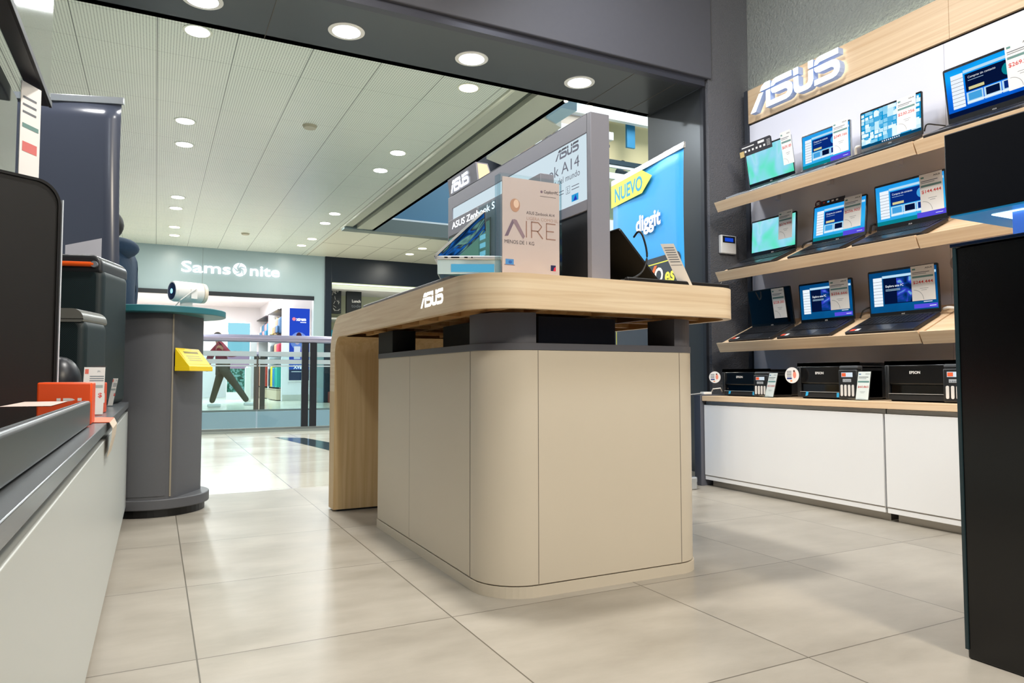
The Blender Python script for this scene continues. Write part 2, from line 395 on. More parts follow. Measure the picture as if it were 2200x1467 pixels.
# gate header: upper fascia and soffit
w = MB(); w.box(-4, 3.40, 2.535, 3.17, 3.47, 4.2, FASCIA); struct(w, 'wall_gate', bevel=.006)
w = MB(); w.box(-4, 3.475, 2.5, 3.135, 4.05, 2.62, METAL); w.box(-4, 4.0, 2.5, 3.6, 4.05, 4.2, METAL)
for x in (2.62, 2.95, .5, -1.3): w.box(x, 3.475, 2.4985, x+.003, 4.05, 2.5, GROOVE)
struct(w, 'ceiling_gate')
w = MB(); w.box(-4, 3.425, 2.49, 3.13, 3.475, 2.535, mat('header_trim', '#41424c', .4, metal=.3)); w.box(-4, 3.47, 2.494, 3.13, 3.478, 2.50, BLACK); struct(w, 'trim_5')
w = MB(); w.box(-.95, -3, 0, -.85, 2.95, 3.4, mat('dark_left_wall', '#2a2c30', .5)); struct(w, 'wall_left')
w = MB(); w.box(-3, -3, 3.28, 3.5, 3.4, 3.36, mat('shop_ceiling', '#c9c9c6', .7)); struct(w, 'ceiling')

# ================================================================== STRUCTURE: mall
mc = MB(); mc.box(-9, 4.05, 3.55, 3.17, 17.3, 3.60, perfmat())
struct(mc, 'ceiling')
CREAMC = mat('ceiling_panel_cream', '#dfe0cf', .35)
mc = MB(); mc.box(3.17, 13.75, 3.55, 14, 17.3, 3.60, CREAMC)
for k in range(16):
    mc.box(3.2+.66*k, 13.8, 3.5485, 3.207+.66*k, 17.3, 3.55, GROOVE)
mc.box(3.2, 15.5, 3.5485, 14, 15.508, 3.55, GROOVE)
struct(mc, 'ceiling')
EDGE = mat('atrium_edge', '#b9bdac', .3)
w = MB()
w.tube([(3.20, 4.05, 3.55), (3.20, 13.75, 3.55)], .035, EDGE, 12)
w.box(3.2, 4.05, 3.53, 3.36, 13.6, 3.6, EDGE); w.box(3.36, 4.05, 3.56, 3.44, 13.6, 3.6, mat('shadow_gap', '#4b534c', .7))
w.box(3.44, 4.05, 3.50, 3.80, 13.5, 3.58, EDGE); w.box(3.74, 4.05, 3.50, 3.80, 13.5, 4.0, EDGE)
struct(w, 'trim_6')
w = MB(); w.box(3.2, 13.5, 3.48, 14, 13.75, 3.75, mat('atrium_edge_grey', '#74817f', .3)); struct(w, 'trim_7')

# far wall with the luggage store opening
FW = mat('far_wall_white', '#a6bbc0', .3)
w = MB(); w.box(-9, 17.3, 2.56, 3.632, 17.5, 3.6, FW); w.box(3.376, 17.3, 0, 3.632, 17.5, 2.56, FW); w.box(-9, 17.3, 0, -5, 17.5, 2.56, FW)
for x in (-1.6, .9): w.box(x, 17.298, 2.56, x+.004, 17.3, 3.6, GROOVE)
struct(w, 'wall_far')
w = MB(); w.box(-5, 17.27, 2.465, 3.38, 17.36, 2.56, mat('black_lintel', '#14191f', .4)); struct(w, 'trim_8')
SW = mat('store_white', '#f2f0f4', .45)
w = MB(); w.box(-5, 23.4, 0, 3.9, 23.5, 3, SW); w.box(-5, 17.5, 2.80, 6.5, 23.5, 2.9, SW)
w.box(-5.1, 17.5, 0, -5, 23.5, 3, SW)
w.box(2.9, 18.9, 0, 3.78, 19.0, 2.8, SW); w.box(3.66, 17.5, 0, 3.78, 19.0, 2.8, SW)   # wall piece with the poster
w.box(3.40, 19.0, 0, 3.5, 23.4, 2.8, SW); w.box(2.9, 19.0, 2.42, 3.4, 23.4, 2.8, SW); w.box(2.86, 20.9, 0, 3.4, 21.15, 2.8, SW)
w.box(2.92, 18.88, 0, 3.78, 18.9, .16, mat('store_base', '#c9c9bf', .5))
struct(w, 'wall_store')
# dark storefront next door
NAV = mat('navy_front', '#0d1a28', .35)
w = MB(); w.box(3.635, 17.25, 0, 3.79, 17.4, 3.6, NAV); w.box(3.79, 17.25, 2.93, 9, 17.4, 3.6, NAV); w.box(6.6, 17.25, 0, 9, 17.4, 3.0, NAV)
struct(w, 'wall_neighbour', bevel=.01)
w = MB(); YG = mat('pale_yellow_interior', '#eef0cc', .5)
w.box(3.79, 18.9, 0, 9, 19.0, 2.95, YG); struct(w, 'wall_neighbour_back')
w = MB(); w.box(3.79, 17.41, 2.95, 9, 19, 3.0, YG); struct(w, 'ceiling_neighbour')
w = MB(); w.box(3.785, 17.41, 0, 3.80, 18.9, 2.95, YG); struct(w, 'wall_neighbour_side')
w = MB(); w.box(3.80, 17.40, 2.90, 6.6, 17.45, 2.93, emis('neon_edge', '#f2ffd0', 2.0)); struct(w, 'trim_9')

# atrium: upper floor seen through the ceiling opening
UBLUE = mat('upper_wall_blue', '#4f7f9c', .4)
w = MB(); w.box(3.9, 15.0, 4.1, 6.6, 15.1, 6.2, UBLUE); struct(w, 'wall_upper')
w = MB(); w.box(3.9, 14.85, 3.62, 7.6, 15.1, 4.1, mat('upper_ledge_white', '#dfe9ee', .3)); w.box(3.9, 14.83, 3.86, 7.6, 14.85, 3.90, mat('upper_gap', '#1f3542', .4)); struct(w, 'trim_10')
w = MB(); w.box(6.6, 15.6, 4.9, 9.3, 15.7, 6.4, mat('upper_dark_store', '#1a2230', .4))
for k in range(5): w.box(7.7+.22*k, 15.4, 4.9, 7.78+.22*k, 15.6, 6.3, mat('upper_column_teal', '#22404e', .3))
struct(w, 'wall_upper_store')
UWH = mat('upper_white', '#dfe8ea', .4)
w = MB()
w.box(7.6, 14.9, 6.3, 9.6, 15.05, 6.42, UWH); w.box(7.6, 14.9, 5.88, 9.2, 15.05, 6.0, UWH)
w.box(8.4, 14.9, 6.75, 10.5, 15.05, 6.95, UWH); w.box(8.5, 14.9, 7.30, 12.4, 15.05, 7.7, UWH)
w.box(7.6, 14.95, 6.08, 9.4, 15.05, 6.3, mat('upper_tan', '#b08f6a', .5)); w.box(8.0, 14.93, 6.55, 10.4, 15.05, 6.62, mat('upper_navy', '#1c2a3c', .4))
w.box(8.3, 15.1, 6.95, 10.5, 15.2, 7.3, mat('upper_beige', '#d8ccbc', .5)); w.box(7.6, 15.06, 5.2, 10.3, 15.2, 7.0, mat('upper_beige2', '#c9b79c', .5))
struct(w, 'trim_11')
w = MB(); CRM = mat('cream_plaster', '#e9dcae', .5)
w.box(10.2, 15.75, 4.6, 12.9, 15.9, 8.2, CRM); w.box(10.62, 15.6, 6.2, 10.74, 15.75, 8.2, mat('cream_pilaster', '#dcb877', .5)); w.box(9.4, 14.95, 4.2, 12.9, 15.75, 4.66, UWH)
struct(w, 'wall_upper_right')
w = MB(); w.box(6, 3.9, 8.4, 16, 16, 8.5, mat('skylight_soffit', '#cfd8d8', .6)); struct(w, 'ceiling_atrium')
w = MB(); w.box(13.6, 4.1, 3.6, 13.7, 16, 8.4, UWH); struct(w, 'wall_atrium_right')
#OBJECTS

# ================================================================== DISPLAY TABLE
TX0, TX1, TY0, TY1, TZ0, TZ1 = .74, 1.68, 1.66, 3.38, .80, .895
t = thing('display_table', 'oak waterfall display table on a beige cabinet in the middle of the shop', 'table', (1.21, 2.4, 0))
out = rrect(TX0, TY0, TX1, 3.20, .15, 10, (1, .8, 0, 0)); n = len(out)
inn = rrect(TX0+.022, TY0+.022, TX1-.022, 3.20, .13, 10, (1, .8, 0, 0))
m = MB()
vs = [(x, y, TZ0) for x, y in out]+[(x, y, TZ1) for x, y in out]+[(x, y, TZ0) for x, y in inn]+[(x, y, TZ1-.03) for x, y in inn]
def sidemat(i):
    a, b = out[i], out[(i+1) % n]
    return OAKX if abs(b[0]-a[0]) > abs(b[1]-a[1]) else OAKY
for i in range(n):
    j = (i+1) % n
    if out[i][1] > 3.19 and out[j][1] > 3.19: continue
    m.add([vs[i], vs[j], vs[n+j], vs[n+i]], [(0, 1, 2, 3)], sidemat(i))
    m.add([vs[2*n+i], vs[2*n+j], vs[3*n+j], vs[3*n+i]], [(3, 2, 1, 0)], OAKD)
    m.add([vs[j], vs[i], vs[2*n+i], vs[2*n+j]], [(0, 1, 2, 3)], OAKX)
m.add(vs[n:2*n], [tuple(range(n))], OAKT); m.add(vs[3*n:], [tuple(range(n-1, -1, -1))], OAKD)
# bend
prof = []
for i in range(11):
    a = R(90-90*i/10); prof.append((3.20+.18*math.cos(a), .715+.18*math.sin(a)))
inner = []
for i in range(11):
    a = R(90-90*i/10); inner.append((3.20+.085*math.cos(a), .715+.085*math.sin(a)))
prof += [(3.38, .55)]; inner += [(3.285, .55)]
for i in range(11):
    a, b, c, d = prof[i], prof[i+1], inner[i+1], inner[i]
    m.add([(TX0, a[0], a[1]), (TX0, b[0], b[1]), (TX0, c[0], c[1]), (TX0, d[0], d[1])], [(0, 1, 2, 3)], OAKY)
    m.add([(TX1, a[0], a[1]), (TX1, b[0], b[1]), (TX1, c[0], c[1]), (TX1, d[0], d[1])], [(3, 2, 1, 0)], OAKY)
    m.add([(TX0, a[0], a[1]), (TX1, a[0], a[1]), (TX1, b[0], b[1]), (TX0, b[0], b[1])], [(0, 1, 2, 3)], OAKT)
    m.add([(TX0, d[0], d[1]), (TX1, d[0], d[1]), (TX1, c[0], c[1]), (TX0, c[0], c[1])], [(3, 2, 1, 0)], OAKZ)
m.build('tabletop', t, smooth=True)
m = MB(); m.box(TX0, 3.285, .008, TX1, 3.38, .55, OAKZ); m.box(.80, 3.2845, .15, .93, 3.285, .62, GROOVE) if False else None
lg = m.build('leg', t)
m = MB(); m.box(TX0+.02, 3.29, 0, TX1-.02, 3.375, .008, BLACK); m.build('foot', lg)
m = MB()
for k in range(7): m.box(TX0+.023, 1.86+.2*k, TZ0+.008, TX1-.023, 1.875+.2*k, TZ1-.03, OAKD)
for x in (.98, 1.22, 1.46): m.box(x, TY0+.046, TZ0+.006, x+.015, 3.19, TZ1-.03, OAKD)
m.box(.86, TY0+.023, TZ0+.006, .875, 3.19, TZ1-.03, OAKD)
m.build('underside_ribs', t)
co = lambda e, z0, z1, mt, mm: mm.prism(rrect(.83-e, 1.76-e, 1.585+e, 2.90+e, .14+e, 12, (1, .72, .2, .2)), z0, z1, mt)
m = MB(); co(0, .034, .693, BEIGE, m); m.build('cabinet', t, bevel=.0015)
m = MB(); co(.003, .0, .031, BEIGE, m); co(-.004, .03, .035, GROOVE, m); m.build('plinth', t)
m = MB(); co(.0015, .693, .713, DKGREY, m); m.build('cabinet_rim', t, bevel=.001)
m = MB()
for b in ((.8294, 1.915, .8302, 1.9172), (.8296, 2.47, .8301, 2.4712), (.972, 1.7594, .9735, 1.7602), (1.484, 1.7594, 1.4855, 1.7602)):
    m = MB(); m.box(b[0], b[1], .036, b[2], b[3], .692, GROOVE if b[1] != 2.47 else mat('seam_faint', '#9c958a', .6)); m.build('panel_seam', t)
arc = [(.834+.135-.135*math.cos(R(a)), 1.764+.135-.135*math.sin(R(a))) for a in range(0, 91, 9)]
m = MB(); m.prism(arc[::-1]+[(.969, 1.764)][:0]+[(.834, 1.93), (.965, 1.93)][::1], .713, .80, DKGREY)
m.build('corner_block', t, smooth=True)
m = MB()
arc2 = [(1.58-.09+.09*math.sin(R(a)), 1.764+.09-.09*math.cos(R(a))) for a in range(0, 91, 9)]
m.prism([(1.49, 1.764)]+arc2+[(1.58, 1.90), (1.47, 1.90), (1.47, 1.764)], .713, .80, DKGREY); m.build('corner_block', t)
m = MB(); m.box(.835, 2.70, .713, .93, 2.895, .80, SOFTBLK); m.build('corner_block', t)
m = MB(); m.box(1.45, 2.70, .713, 1.58, 2.895, .80, SOFTBLK); m.build('corner_block', t)
m = MB(); m.box(1.03, 1.86, .713, 1.31, 2.5, .80, mat('blue_black', '#10162c', .5)); m.box(.94, 2.06, .713, 1.03, 2.42, .80, SOFTBLK); m.build('centre_block', t)
m = MB(); L = frame((.7392, 2.098, .831), (0, -1, 0), (0, 0, 1), (-1, 0, 0)); asus(m, 0, 0, .045, E_SIGN, L, w=.192); m.build('logo', t, label='white glowing brand logo on the oak edge')
# dark mat on top
m = MB(); m.box(.795, 1.99, .8955, 1.045, 3.0, .926, DKGREY)
tag(m.build('display_plinth', bevel=.003), 'low dark grey plate lying along the left edge of the oak table', 'plate')

# ---------------------------------------------------------------- lightbox stand on the table
t = thing('lightbox_stand', 'tall grey framed lightbox standing lengthwise on the oak table', 'display', (1.2, 2.35, .8955))
X0, X1, YA, YB, ZT = 1.16, 1.228, 1.765, 2.93, 1.42
m = MB()
m.box(X0, YA, .8955, X1, YA+.022, ZT, GFRAME); m.box(X0, YB-.05, .8955, X1, YB, ZT, GFRAME)
m.box(X0, YA+.022, 1.362, X1, YB-.05, ZT, GFRAME); m.box(X0, YA+.022, 1.122, X1, YB-.05, 1.156, GFRAME)
m.build('frame', t, bevel=.0015)
LB = emis('lightbox_face', '#d3e5ee', .93)
m = MB(); m.box(X0+.004, YA+.022, 1.156, X1-.004, YB-.05, 1.362, LB)
L = frame((X0+.0036, YA+.055, 1.156), (0, -1, 0), (0, 0, 1), (-1, 0, 0))
PG = mat('print_slate', '#5a5d72', .5)
TX = lambda Yp: YA+.055-Yp
asus(m, TX(1.983), .168, .032, PG, L, w=.145)
m.text('Zenbook A14', .052, TX(2.207), .117, PG, L, width=.37)
m.text('La laptop m\u00e1s liviana del mundo', .030, TX(2.24), .087, PG, L, width=.405)
m.quad(-.097, .044, -.072, .068, PG, 0, L); m.quad(-.0955, .0455, -.0735, .0665, LB, .0002, L); m.text('S', .022, -.0905, .048, PG, L, z=.0004)
for k in range(2): m.quad(-.062, .050+.010*k, -.018, .0525+.010*k, PG, 0, L)
for k in range(2): m.quad(-.16, .050+.010*k, -.11, .0525+.010*k, PG, 0, L)
m.quad(-.068, -.0, -.033, .022, emis('icon_blue', '#35a9e8', .8), 0, L) if False else None
m.quad(-.062, .012, -.022, .034, emis('icon_blue', '#35a9e8', .8), .0002, L); m.poly([(-.052, .014), (-.03, .014), (-.038, .031)], emis('icon_navy', '#2a3cc0', .8), .0004, L)
for (a, b, h_) in ((-1.0, -.95, .10), (-.965, -.90, .14)): m.poly([(a, .0), (b, .0), ((a+b)/2, h_)], emis('mountain_tint', '#9fb4c4', .8), .0003, L)
m.build('light_panel', t, label='white backlit panel with dark lettering')
m = MB(); m.box(X0+.003, YA+.023, .897, X1-.003, YB-.051, 1.121, BLACK); m.build('backboard', t)
# header box with the logo at the far end
m = MB(); m.prism([(0, 0), (.075, 0), (.045, .078), (-.01, .078)], 0, .31, GFRAME, frame((1.165, 2.925, 1.421), (1, 0, 0), (0, 0, 1), (0, -1, 0)))
m.prism([(.006, .004), (.069, .004), (.041, .073), (-.002, .073)], .3101, .311, mat('oak_end_plate', '#e3c9a6', .5), frame((1.165, 2.925, 1.421), (1, 0, 0), (0, 0, 1), (0, -1, 0)))
hb = m.build('header_box', t)
m = MB(); L = frame((1.1615, 2.895, 1.427), (0, -1, 0), (-.127, 0, .992)); asus(m, 0, .006, .05, E_SIGN, L, w=.20, z=.0012); m.build('logo', hb)
# forward block on the left
m = MB(); m.box(1.055, 1.89, .9265, 1.104, 2.66, 1.25, GFRAME); fb = m.build('header_block', t, bevel=.0015)
m = MB(); L = frame((1.0545, 2.62, 1.205), (0, -1, 0), (0, 0, 1)); m.text('ASUS Zenbook S', .036, 0, .006, E_SIGN, L, width=.40, bold=.01); m.build('lettering', fb)
m = MB(); L = frame((1.054, 2.65, .935), (0, -1, 0), (0, 0, 1)); m.box(0, 0, 0, .40, .25, .002, BLACK, L)
m.quad(.006, .006, .394, .24, emis('screen_sage', '#5f8f80', .75), .0024, L); m.quad(.18, .01, .27, .13, emis('screen_blue', '#2a6fe0', .9), .0028, L)
m.text('SYNC', .06, .30, .03, emis('screen_cyan', '#9fe6ff', 1.0), frame(tuple(L.translation), (0, -1, 0), (0, 0, 1)), z=.0029) if False else None
for k in range(6): m.quad(.31, .03+.03*k, .36, .048+.03*k, emis('screen_cyan', '#8fe0f5', .95), .0029, L)
m.build('screen', fb)
m = MB(); m.box(X1, 2.08, .8975, 1.44, 2.66, 1.395, BLACK); m.build('side_panel', t, bevel=.002)

# ---------------------------------------------------------------- poster holder
t = thing('poster_holder', 'clear acrylic stand holding a pink poster with a balloon, near the table front', 'sign holder', (.95, 1.765, .895))
m = MB(); m.box(.846, 1.7455, .8955, 1.046, 1.749, 1.187, ACR); m.box(.846, 1.753, .8955, 1.046, 1.757, 1.187, ACR); m.box(.846, 1.757, .8955, .853, 1.780, 1.185, ACRB); m.box(1.043, 1.749, .8955, 1.046, 1.753, 1.187, ACRB)
m.box(.848, 1.757, .8955, 1.044, 1.79, .899, ACR)
m.build('acrylic_sleeve', t)
m = MB(); PW, PH = .184, .278; m.box(.855, 1.7495, .900, 1.039, 1.7525, 1.178, mat('poster_pink', '#d4bcb8', .55))
L = frame((.855, 1.7494, 1.178), (1, 0, 0), (0, 0, 1), (0, -1, 0))
P = lambda u, v: (u*PW, -v*PH)
CP = mat('poster_copper', '#a87c6e', .5); CPL = mat('poster_copper_light', '#c09a8c', .5); PURP = mat('poster_mauve', '#7f6577', .5); DKP = mat('poster_dark', '#4c3f46', .5)
m.text('Copilot+PC', .0125, *P(.72, .118), DKP, L, width=.048, bold=.01, z=.0003); m.cyl((P(.68, .108)[0], P(.68, .108)[1], .0002), .0038, .0002, PURP, 12, L)
m.quad(P(.65, 0)[0], -.156*PH, P(.94, 0)[0], -.153*PH, DKP, .0003, L)
# balloon
m.prism([(P(.215, .28)[0]+.0155*math.sin(R(a)), P(.215, .275)[1]+(.021 if math.cos(R(a)) < 0 else .017)*math.cos(R(a))) for a in range(360, 0, -15)], .0003, .0005, mat('balloon_copper', '#c2947c', .3), L)
m.prism([(P(.235, .28)[0]+.0085*math.sin(R(a)), P(.235, .265)[1]+.012*math.cos(R(a))) for a in range(360, 0, -20)], .0005, .0006, mat('balloon_glint', '#ecc9b2', .3), L)
m.poly([(P(.205, 0)[0], -.345*PH), (P(.24, 0)[0], -.345*PH), (P(.222, 0)[0], -.335*PH)], CP, .0004, L)
m.text('ASUS Zenbook A14', .0125, *P(.41, .358), DKP, L, width=.092, z=.0003)
m.text('LIGERA COMO EL', .0125, *P(.41, .415), CPL, L, width=.104, z=.0003)
def stroke(a, b, w, mt, z=.0004):
    a = V(P(*a)); b = V(P(*b)); d = (b-a).normalized(); q = V((-d.y, d.x))*w/2
    m.poly([a+q, a-q, b-q, b+q], mt, z, L)
m.poly([P(.165, .43), P(.22, .425), P(.095, .60), P(.035, .605)], PURP, .0004, L); m.poly([P(.16, .43), P(.24, .43), P(.385, .59), P(.355, .62)], mat('poster_mauve2', '#957b86', .5), .0005, L)
stroke((.41, .43), (.41, .60), .0035, CP)
stroke((.50, .43), (.50, .60), .0035, CP); stroke((.50, .435), (.62, .435), .0032, CP); stroke((.62, .435), (.68, .475), .0032, CP); stroke((.68, .475), (.62, .525), .0032, CP); stroke((.62, .525), (.50, .525), .0032, CP); stroke((.60, .525), (.70, .60), .0036, CP)
stroke((.765, .43), (.765, .60), .003, CP); stroke((.765, .435), (.93, .435), .003, CP); stroke((.765, .515), (.90, .515), .003, CP); stroke((.765, .597), (.93, .597), .003, CP)
m.text('MENOS DE 1 KG', .0145, *P(.03, .675), DKP, L, width=.094, z=.0003)
m.quad(*P(.05, .89), *P(.19, .835), mat('mini_laptop_blue', '#4f8fd0', .4), .0004, L); m.quad(*P(.03, .897), *P(.21, .89), PURP, .0005, L)
m.ball((*P(.13, .865), .0006), .006, mat('mini_blue2', '#2b60b4', .4), 1, .8, .05, 10, L)
m.quad(*P(.84, .925), *P(.93, .865), mat('badge_navy', '#1d2050', .4), .0004, L); m.poly([P(.885, .925), P(.93, .925), P(.93, .88), P(.90, .89)], mat('badge_red', '#d8304c', .4), .0006, L)
m.build('poster', t, label='dusty pink poster reading AIRE')

# ---------------------------------------------------------------- laptops
def grad(name, stops, axis=1, s=1.0, noise=0, ns=3):
    """a wallpaper: a colour ramp across the screen (object space), waved by noise"""
    if name in MATS: return MATS[name]
    mt = bpy.data.materials.new(name); mt.use_nodes = True; nt = mt.node_tree; nt.nodes.remove(nt.nodes['Principled BSDF'])
    e = nt.nodes.new('ShaderNodeEmission'); e.inputs[1].default_value = s
    tc = nt.nodes.new('ShaderNodeTexCoord'); nz = nt.nodes.new('ShaderNodeTexNoise'); nz.inputs['Scale'].default_value = ns; nz.inputs['Detail'].default_value = 1.5; nz.inputs['Distortion'].default_value = 1.2
    nt.links.new(tc.outputs['Object'], nz.inputs['Vector'])
    sx = nt.nodes.new('ShaderNodeSeparateXYZ'); nt.links.new(tc.outputs['Generated'], sx.inputs[0])
    f = M_(nt, 'ADD', M_(nt, 'MULTIPLY', sx.outputs[axis], 1-noise), M_(nt, 'MULTIPLY', nz.outputs['Fac'], noise))
    cr = nt.nodes.new('ShaderNodeValToRGB'); el = cr.color_ramp.elements
    while len(el) > 1: el.remove(el[-1])
    el[0].position = stops[0][0]; el[0].color = hx(stops[0][1])
    for p, c in stops[1:]:
        q = el.new(p); q.color = hx(c)
    nt.links.new(f, cr.inputs[0]); nt.links.new(cr.outputs[0], e.inputs[0]); nt.links.new(e.outputs[0], nt.nodes['Material Output'].inputs[0])
    MATS[name] = mt; return mt
WP_GREEN = grad('wallpaper_aqua', [(.30, '#3fe0a8'), (.42, '#6fe6cf'), (.5, '#8fdcf0'), (.58, '#a8e2f8'), (.66, '#7fe6dc'), (.8, '#49d8b0')], 2, .95, .75, 5)
WP_WIN = grad('wallpaper_cyan', [(0, '#0a74d8'), (.4, '#35b6f2'), (1, '#0f86e6')], 2, .95, .5, 6)
WP_DEEP = grad('wallpaper_blue', [(0, '#06349a'), (.45, '#0a72f0'), (.75, '#12a8f8'), (1, '#0a58dc')], 2, .95, .35, 6)
WP_NAVY = grad('wallpaper_navy', [(0, '#04365e'), (.4, '#0a5e9c'), (1, '#053a70')], 2, .8, .5, 6)
WP_NIGHT = grad('night_scene', [(.35, '#051a4c'), (.5, '#0c3f8c'), (.6, '#3a3fd0'), (.66, '#6fb8e0'), (.75, '#0b2a60')], 2, .9, .9, 14)
UI_W = emis('ui_white', '#eef6ff', .95); UI_L = emis('ui_pale', '#bfe4fb', .9); UI_K = emis('ui_line', '#2f3c4c', .8)
UI_D = emis('ui_navy', '#0a2f86', .8); UI_DD = emis('ui_dark_navy', '#06163e', .8); UI_Y = emis('ui_yellow', '#dcd49a', .9); UI_P = emis('ui_violet', '#5a4fe0', .9); UI_G = emis('ui_grey', '#7fa0b8', .8); UI_T = emis('ui_teal', '#0c8f9e', .8); UI_GL = emis('ui_glow', '#46a6e6', .9)
def screen(m, W_, H_, L, kind):
    q = lambda x0, y0, x1, y1, mt, z=.0003: m.quad(x0*W_, y0*H_, x1*W_, y1*H_, mt, z, L)
    if kind == 'off': q(0, 0, 1, 1, BLACKG); return
    if kind == 'aqua':
        q(0, 0, 1, 1, WP_GREEN); 
        if W_ > .34 and False: pass
        return
    if kind == 'squares':
        q(0, 0, 1, 1, emis('mosaic_base', '#0f9fdc', .9)); rr = random.Random(5)
        cols = [emis('mosaic_1', '#e6f8ff', 1), emis('mosaic_2', '#8fd4f4', .95), emis('mosaic_3', '#4fb4ea', .9), emis('mosaic_4', '#c8ecfb', 1)]
        for i in range(13):
            for j in range(8):
                x = (i+rr.uniform(-.1, .1))/13; y = .08+(j+rr.uniform(-.15, .15))/8.6; s_ = rr.choice((.055, .07, .1))
                q(max(x, 0), y, min(x+s_, 1), min(y+s_*1.5, 1), cols[rr.choice((0, 0, 1, 2, 3))], .0005+.00003*(i*8+j) % .0006)
        q(0, 0, 1, .075, emis('taskbar', '#0a4a72', .8), .0014)
        for k in range(9): q(.36+.035*k, .02, .378+.035*k, .055, UI_W, .0015)
        return
    base = {'win': WP_WIN, 'deep': WP_DEEP, 'night': WP_NAVY, 'pale': WP_WIN}[kind]
    q(0, 0, 1, 1, base)
    q(.06, .16, .20, .87, UI_W, .0005)
    for k in range(8): q(.06, .22+.078*k, .20, .227+.078*k, UI_K, .0006)
    q(.205, .84, .99, .90, UI_L, .0005)
    if kind == 'night':
        q(.22, .20, .78, .83, UI_DD, .0005); q(.42, .22, .78, .82, WP_NIGHT, .0006)
        m.text('Explora este PC', .016, .25*W_, .61*H_, UI_W, L, z=.0008, width=.27*W_, bold=.01)
        for k in range(2): q(.25, .55-.03*k, .47, .56-.03*k, UI_L, .0008)
        q(.0, .0, 1, .13, UI_D, .0004) if False else None
        q(.66, .03, .99, .13, UI_P, .0006); q(.80, .17, .92, .185, UI_W, .0006); q(.88, .07, .97, .085, UI_W, .0008)
    else:
        q(.22, .44, .78, .81, UI_D if kind != 'deep' else UI_DD, .0005)
        m.text('Compras sin contacto', .014, .25*W_, .71*H_, UI_W, L, z=.0007, width=.30*W_)
        q(.25, .66, .42, .668, UI_L, .0007)
        m.prism([((.68+.07*math.cos(R(a)))*W_, .63*H_+.07*W_*math.sin(R(a))) for a in range(0, 360, 24)], .0006, .0007, UI_GL if kind != 'deep' else UI_T, L)
        q(.25, .47, .42, .53, UI_Y, .0008)
        for k in range(3):
            q(.22+.19*k, .18, .40+.19*k, .42, UI_L, .0005); q(.24+.19*k, .25, .385+.19*k, .40, (UI_GL, UI_DD, UI_D)[k], .0007)
        q(.22, .20, .78, .23, UI_W, .0008)
        q(0, 0, 1, .10, UI_T if kind != 'deep' else UI_DD, .0005)
        if kind != 'deep': q(.6, .0, 1, .13, UI_P, .0007); q(.86, .05, .96, .062, UI_W, .0009)
KEY = mat('key_caps', '#1c1d21', .45); DECK = mat('laptop_dark', '#26272b', .35, metal=.3); SILV = mat('laptop_silver', '#a4aab2', .28, metal=.5); BEZ = mat('bezel_black', '#08090b', .25)
def laptop(label, M, w, d, lidh, ang, kind, deck=DECK, thick=.016, chin=.1, keys=True, group=None, sticker=None, sides=None):
    """M: frame at the front left corner of the base; ang: opening angle between base and lid"""
    org = M.translation.copy()
    t = thing('laptop', label, 'laptop', org, group)
    m = MB(); m.M = M; m.prism(rrect(0, 0, w, d, .012, 4), 0, thick, deck)
    bs = m.build('base', t, bevel=.002)
    if sides:
        m = MB(); m.M = M
        for (a, b) in sides: m.box(-.0006, a, thick*.35, .0, b, thick*.72, BLACK)
        m.build('ports', bs)
    if keys:
        m = MB(); m.M = M; m.box(w*.05, d*.42, thick, w*.95, d*.93, thick+.0006, BEZ)
        nx = 14
        for j in range(5):
            for i in range(nx):
                x = w*.06+(w*.88)*i/nx; y = d*.44+(d*.47)*j/5
                m.box(x, y, thick+.0006, x+w*.88/nx*.84, y+d*.47/5*.82, thick+.0022, KEY)
        m.build('keyboard', bs)
        m = MB(); m.M = M; m.box(w*.33, d*.07, thick, w*.67, d*.36, thick+.0005, mat('touchpad', '#33353a', .25, metal=.2)); m.build('touchpad', bs)
        if sticker:
            m = MB(); m.M = M; m.quad(w*.05, d*.08, w*.12, d*.2, sticker, thick+.0006); m.quad(w*.13, d*.08, w*.19, d*.2, PAPER, thick+.0006); m.build('sticker', bs)
    a = R(ang)   # lid direction in base frame (y to hinge): from hinge
    up = V((0, -math.cos(a), math.sin(a))); nr = V((1, 0, 0)).cross(up)
    if nr.y > 0 and False: nr = -nr
    ML = M @ frame((0, d-.004, thick*.7), (1, 0, 0), up, nr)
    m = MB(); m.M = ML; m.prism(rrect(0, 0, w, lidh, .008, 4), -.007, 0, deck)
    m.prism(rrect(.002, .004, w-.002, lidh-.002, .006, 4), 0, .0006, BEZ)
    lid = m.build('lid', t, bevel=.001)
    m = MB(); m.M = ML; m.cyl((0, 0, .1*w), .006, .8*w, BLACK, 10, frame((0, .004, -.006), (0, 1, 0), (0, 0, 1), (1, 0, 0))); m.build('hinge', t)
    m = MB(); screen(m, w*.96, lidh*(.955-chin), ML @ Matrix.Translation((w*.02, lidh*chin, .0006)), kind)
    m.build('screen', lid)
    m = MB(); m.M = ML; m.text('ASUS', .008, w*.5-.012, lidh*chin*.3, PAPER, z=.0008); m.build('lid_mark', lid)
    return t, ML
GS = 'laptops on the right wall shelves'

